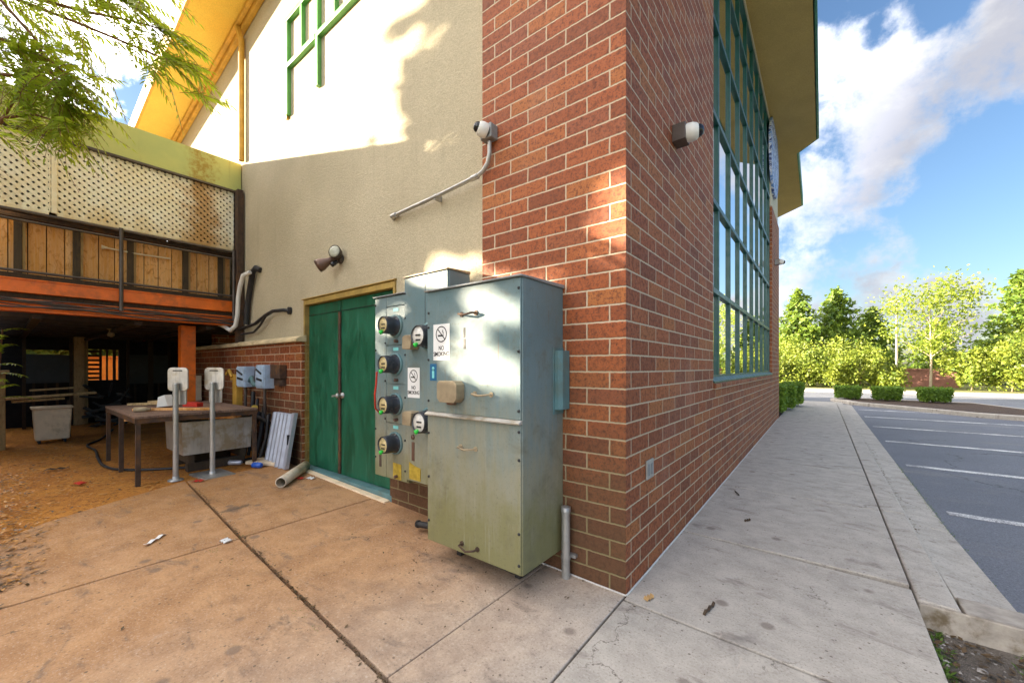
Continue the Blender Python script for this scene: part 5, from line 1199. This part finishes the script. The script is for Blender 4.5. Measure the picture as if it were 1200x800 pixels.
# sapling at the left pier
SL = thing('young_sapling', 'small green sapling leaves beside the ochre pier', 'plant', (-8.6, -2.35, .1)); LQ = []; RB = MB()
RB.tube([(-8.6, -2.35, .1), (-8.55, -2.3, .9), (-8.5, -2.25, 1.9)], .01, 6)
for k in range(9): compound((-8.55, -2.3, .9 + .12 * k), (random.uniform(-.3, .8), random.uniform(-.2, 1), .25), .34)
obj('stem', RB, 'twig', SL); arr_mesh('foliage', np.array(LQ), 4, 'leaf_sumac', SL, (-8.6, -2.35, .1))

# shade trees standing behind the photographer to the left; crown gaps are cut to aim sun spots
SG = 'shade trees on the near side of the yard'
def shade(u, dist, h, rad, n, label, nc=60):
    """u: offset across the sun direction, dist: metres from the wall towards the sun"""
    hx, hy = -1 / 1.1413, -.55 / 1.1413; b = (u * .482 + hx * dist, u * -.876 + hy * dist, .05)
    clumpy(b, h, rad, n, label, 'tree', SG, 'leaf_shade', 'shade_tree', .8, .16, (.12, .25), nc, 'bark', rays, .03, 0)
shade(.50, 12.5, 9.4, 1.85, 19000, 'dense tree whose crown shades the stucco beside the pier')
shade(2.2, 12.0, 10.5, 2.2, 22000, 'tall dense tree shading the corner pier')
shade(5.2, 12.5, 10., 2.6, 16000, 'tall dense tree shading the sidewalk')
shade(1.0, 15.5, 10.5, 1.9, 20000, 'added second row dense tree shading the pier from farther back')  # back rows added to stop sun leaking through onto the pier
shade(1.3, 13.8, 10.6, 1.75, 24000, 'added third row dense tree, deepest in the shade row')
shade(3.4, 16, 11, 2.4, 18000, 'added second row tall dense tree behind the pier shade')
shade(-2.1, 15.5, 5.6, 2.0, 17000, 'added low dense tree blocking sun beyond the walkway, nearest the shade row')  # low trees added to keep sun off the door and patio
shade(-5.2, 16.5, 5.4, 2.2, 16000, 'added low dense tree blocking sun beyond the walkway, middle of the low pair')
shade(-8.4, 17.5, 5.2, 2.2, 13000, 'added low dense tree blocking sun beyond the walkway, farthest left')
shade(8.6, 13, 9., 2.6, 12000, 'outermost dense tree beyond the sidewalk side')

# ------------------------------------------------------------------ sky, sun, render settings
w = bpy.data.worlds.new('World'); scene.world = w; w.use_nodes = True; nt = NT(w.node_tree); nt.n.clear()
sky = nt.node('ShaderNodeTexSky', sky_type='NISHITA'); sky.sun_disc = False
sky.sun_elevation = math.asin(SUN.z); sky.sun_rotation = math.atan2(SUN.x, SUN.y) % (2 * math.pi)
sky.air_density = 1.2; sky.dust_density = 1.0; sky.ozone_density = 2.0
dirv = nt.node('ShaderNodeTexCoord').outputs['Generated']
sunside = nt.node('ShaderNodeVectorMath', operation='DOT_PRODUCT'); nt.put(sunside.inputs[0], dirv); nt.put(sunside.inputs[1], tuple(SUN))
def blob(d, inner, outer):
    nd = nt.node('ShaderNodeVectorMath', operation='DOT_PRODUCT'); nt.put(nd.inputs[0], dirv); v = V(d).normalized(); nt.put(nd.inputs[1], tuple(v))
    return nt.mr(nd.outputs['Value'], math.cos(outer), math.cos(inner))
dens = nt.m('MULTIPLY', nt.mr(nt.noise(nt.scale(dirv, (1, 1, 2.2)), 2.1, 3, .5), .38, .62), .55)
for d, i, o in [((.122, .878, .463), .04, .13), ((.19, .866, .466), .03, .13), ((.053, .893, .447), .04, .12), ((.126, .909, .398), .02, .11), ((.005, .86, .51), .02, .10),
                ((.02, .974, .225), .05, .14), ((.085, .946, .325), .02, .085), ((-.06, .984, .172), .06, .18), ((.176, .978, .09), .02, .09), ((.06, .986, .13), .03, .09), ((-.03, .93, .33), .02, .1)]:
    dens = nt.m('MAXIMUM', dens, blob(d, i, o))
for d, i, o in [((.22, .93, .29), .03, .12), ((.155, .955, .255), .01, .055), ((.03, .815, .58), .01, .07), ((.135, .835, .535), .01, .06), ((.19, .96, .205), .02, .07), ((.069, .85, .525), .0, .03)]:
    dens = nt.m('SUBTRACT', dens, nt.m('MULTIPLY', blob(d, i, o), .8))
dens = nt.m('ADD', dens, nt.mr(sunside.outputs['Value'], -.35, .35, 0., .45))
n1 = nt.m('ADD', nt.m('MULTIPLY', nt.noise(dirv, 5.5, 10, .62, .1), .72), nt.m('MULTIPLY', nt.noise(dirv, 17., 8, .65, .1), .28))
cl = nt.mr(nt.m('ADD', nt.m('MULTIPLY', dens, .54), nt.m('MULTIPLY', nt.m('SUBTRACT', n1, .5), 3.1)), .12, .68)
glow = nt.mr(sunside.outputs['Value'], -.45, .9, 1., 13.5, False)  # clouds out of view, sunward and overhead, brightened to fill shaded walls
shade_n = nt.mr(nt.m('ADD', nt.noise(nt.scale(dirv, (1, 1, 1.6)), 6., 8, .62), nt.m('MULTIPLY', nt.m('SUBTRACT', cl, .6), -.18)), .36, .64)
ccol = nt.mix(shade_n, (1.75, 1.78, 2.0), (2.65, 2.6, 2.6))
wtint = nt.mix(nt.mr(sunside.outputs['Value'], -.4, .7), (1, 1, 1), (1, .92, .8))
vm = nt.node('ShaderNodeVectorMath', operation='SCALE'); nt.put(vm.inputs[0], nt.mix(1., ccol, wtint, 'MULTIPLY')); nt.put(vm.inputs[3], glow)
fin = nt.mix(nt.m('MULTIPLY', cl, .96), nt.mix(1., sky.outputs[0], (.58, .66, .80), 'MULTIPLY'), vm.outputs[0])
bg = nt.node('ShaderNodeBackground'); nt.put(bg.inputs[0], fin); nt.put(bg.inputs[1], .05)
nt.l.new(bg.outputs[0], nt.node('ShaderNodeOutputWorld').inputs[0])

sl = bpy.data.lights.new('sun', 'SUN'); so = bpy.data.objects.new('sun', sl); COL.objects.link(so)
sl.energy = 5.0; sl.angle = R(.53); sl.color = (1., .86, .64); so.rotation_euler = SUN.to_track_quat('Z', 'Y').to_euler(); so.location = (-30, -16, 9)

scene.render.engine = 'CYCLES'
scene.cycles.max_bounces = 8; scene.cycles.diffuse_bounces = 5; scene.cycles.glossy_bounces = 4; scene.cycles.transmission_bounces = 4; scene.cycles.sample_clamp_indirect = 8
scene.cycles.use_denoising = True
vs_ = scene.view_settings; vs_.view_transform = 'Standard'; vs_.look = 'None'; vs_.exposure = 2.85; vs_.gamma = 1; vs_.use_curve_mapping = False
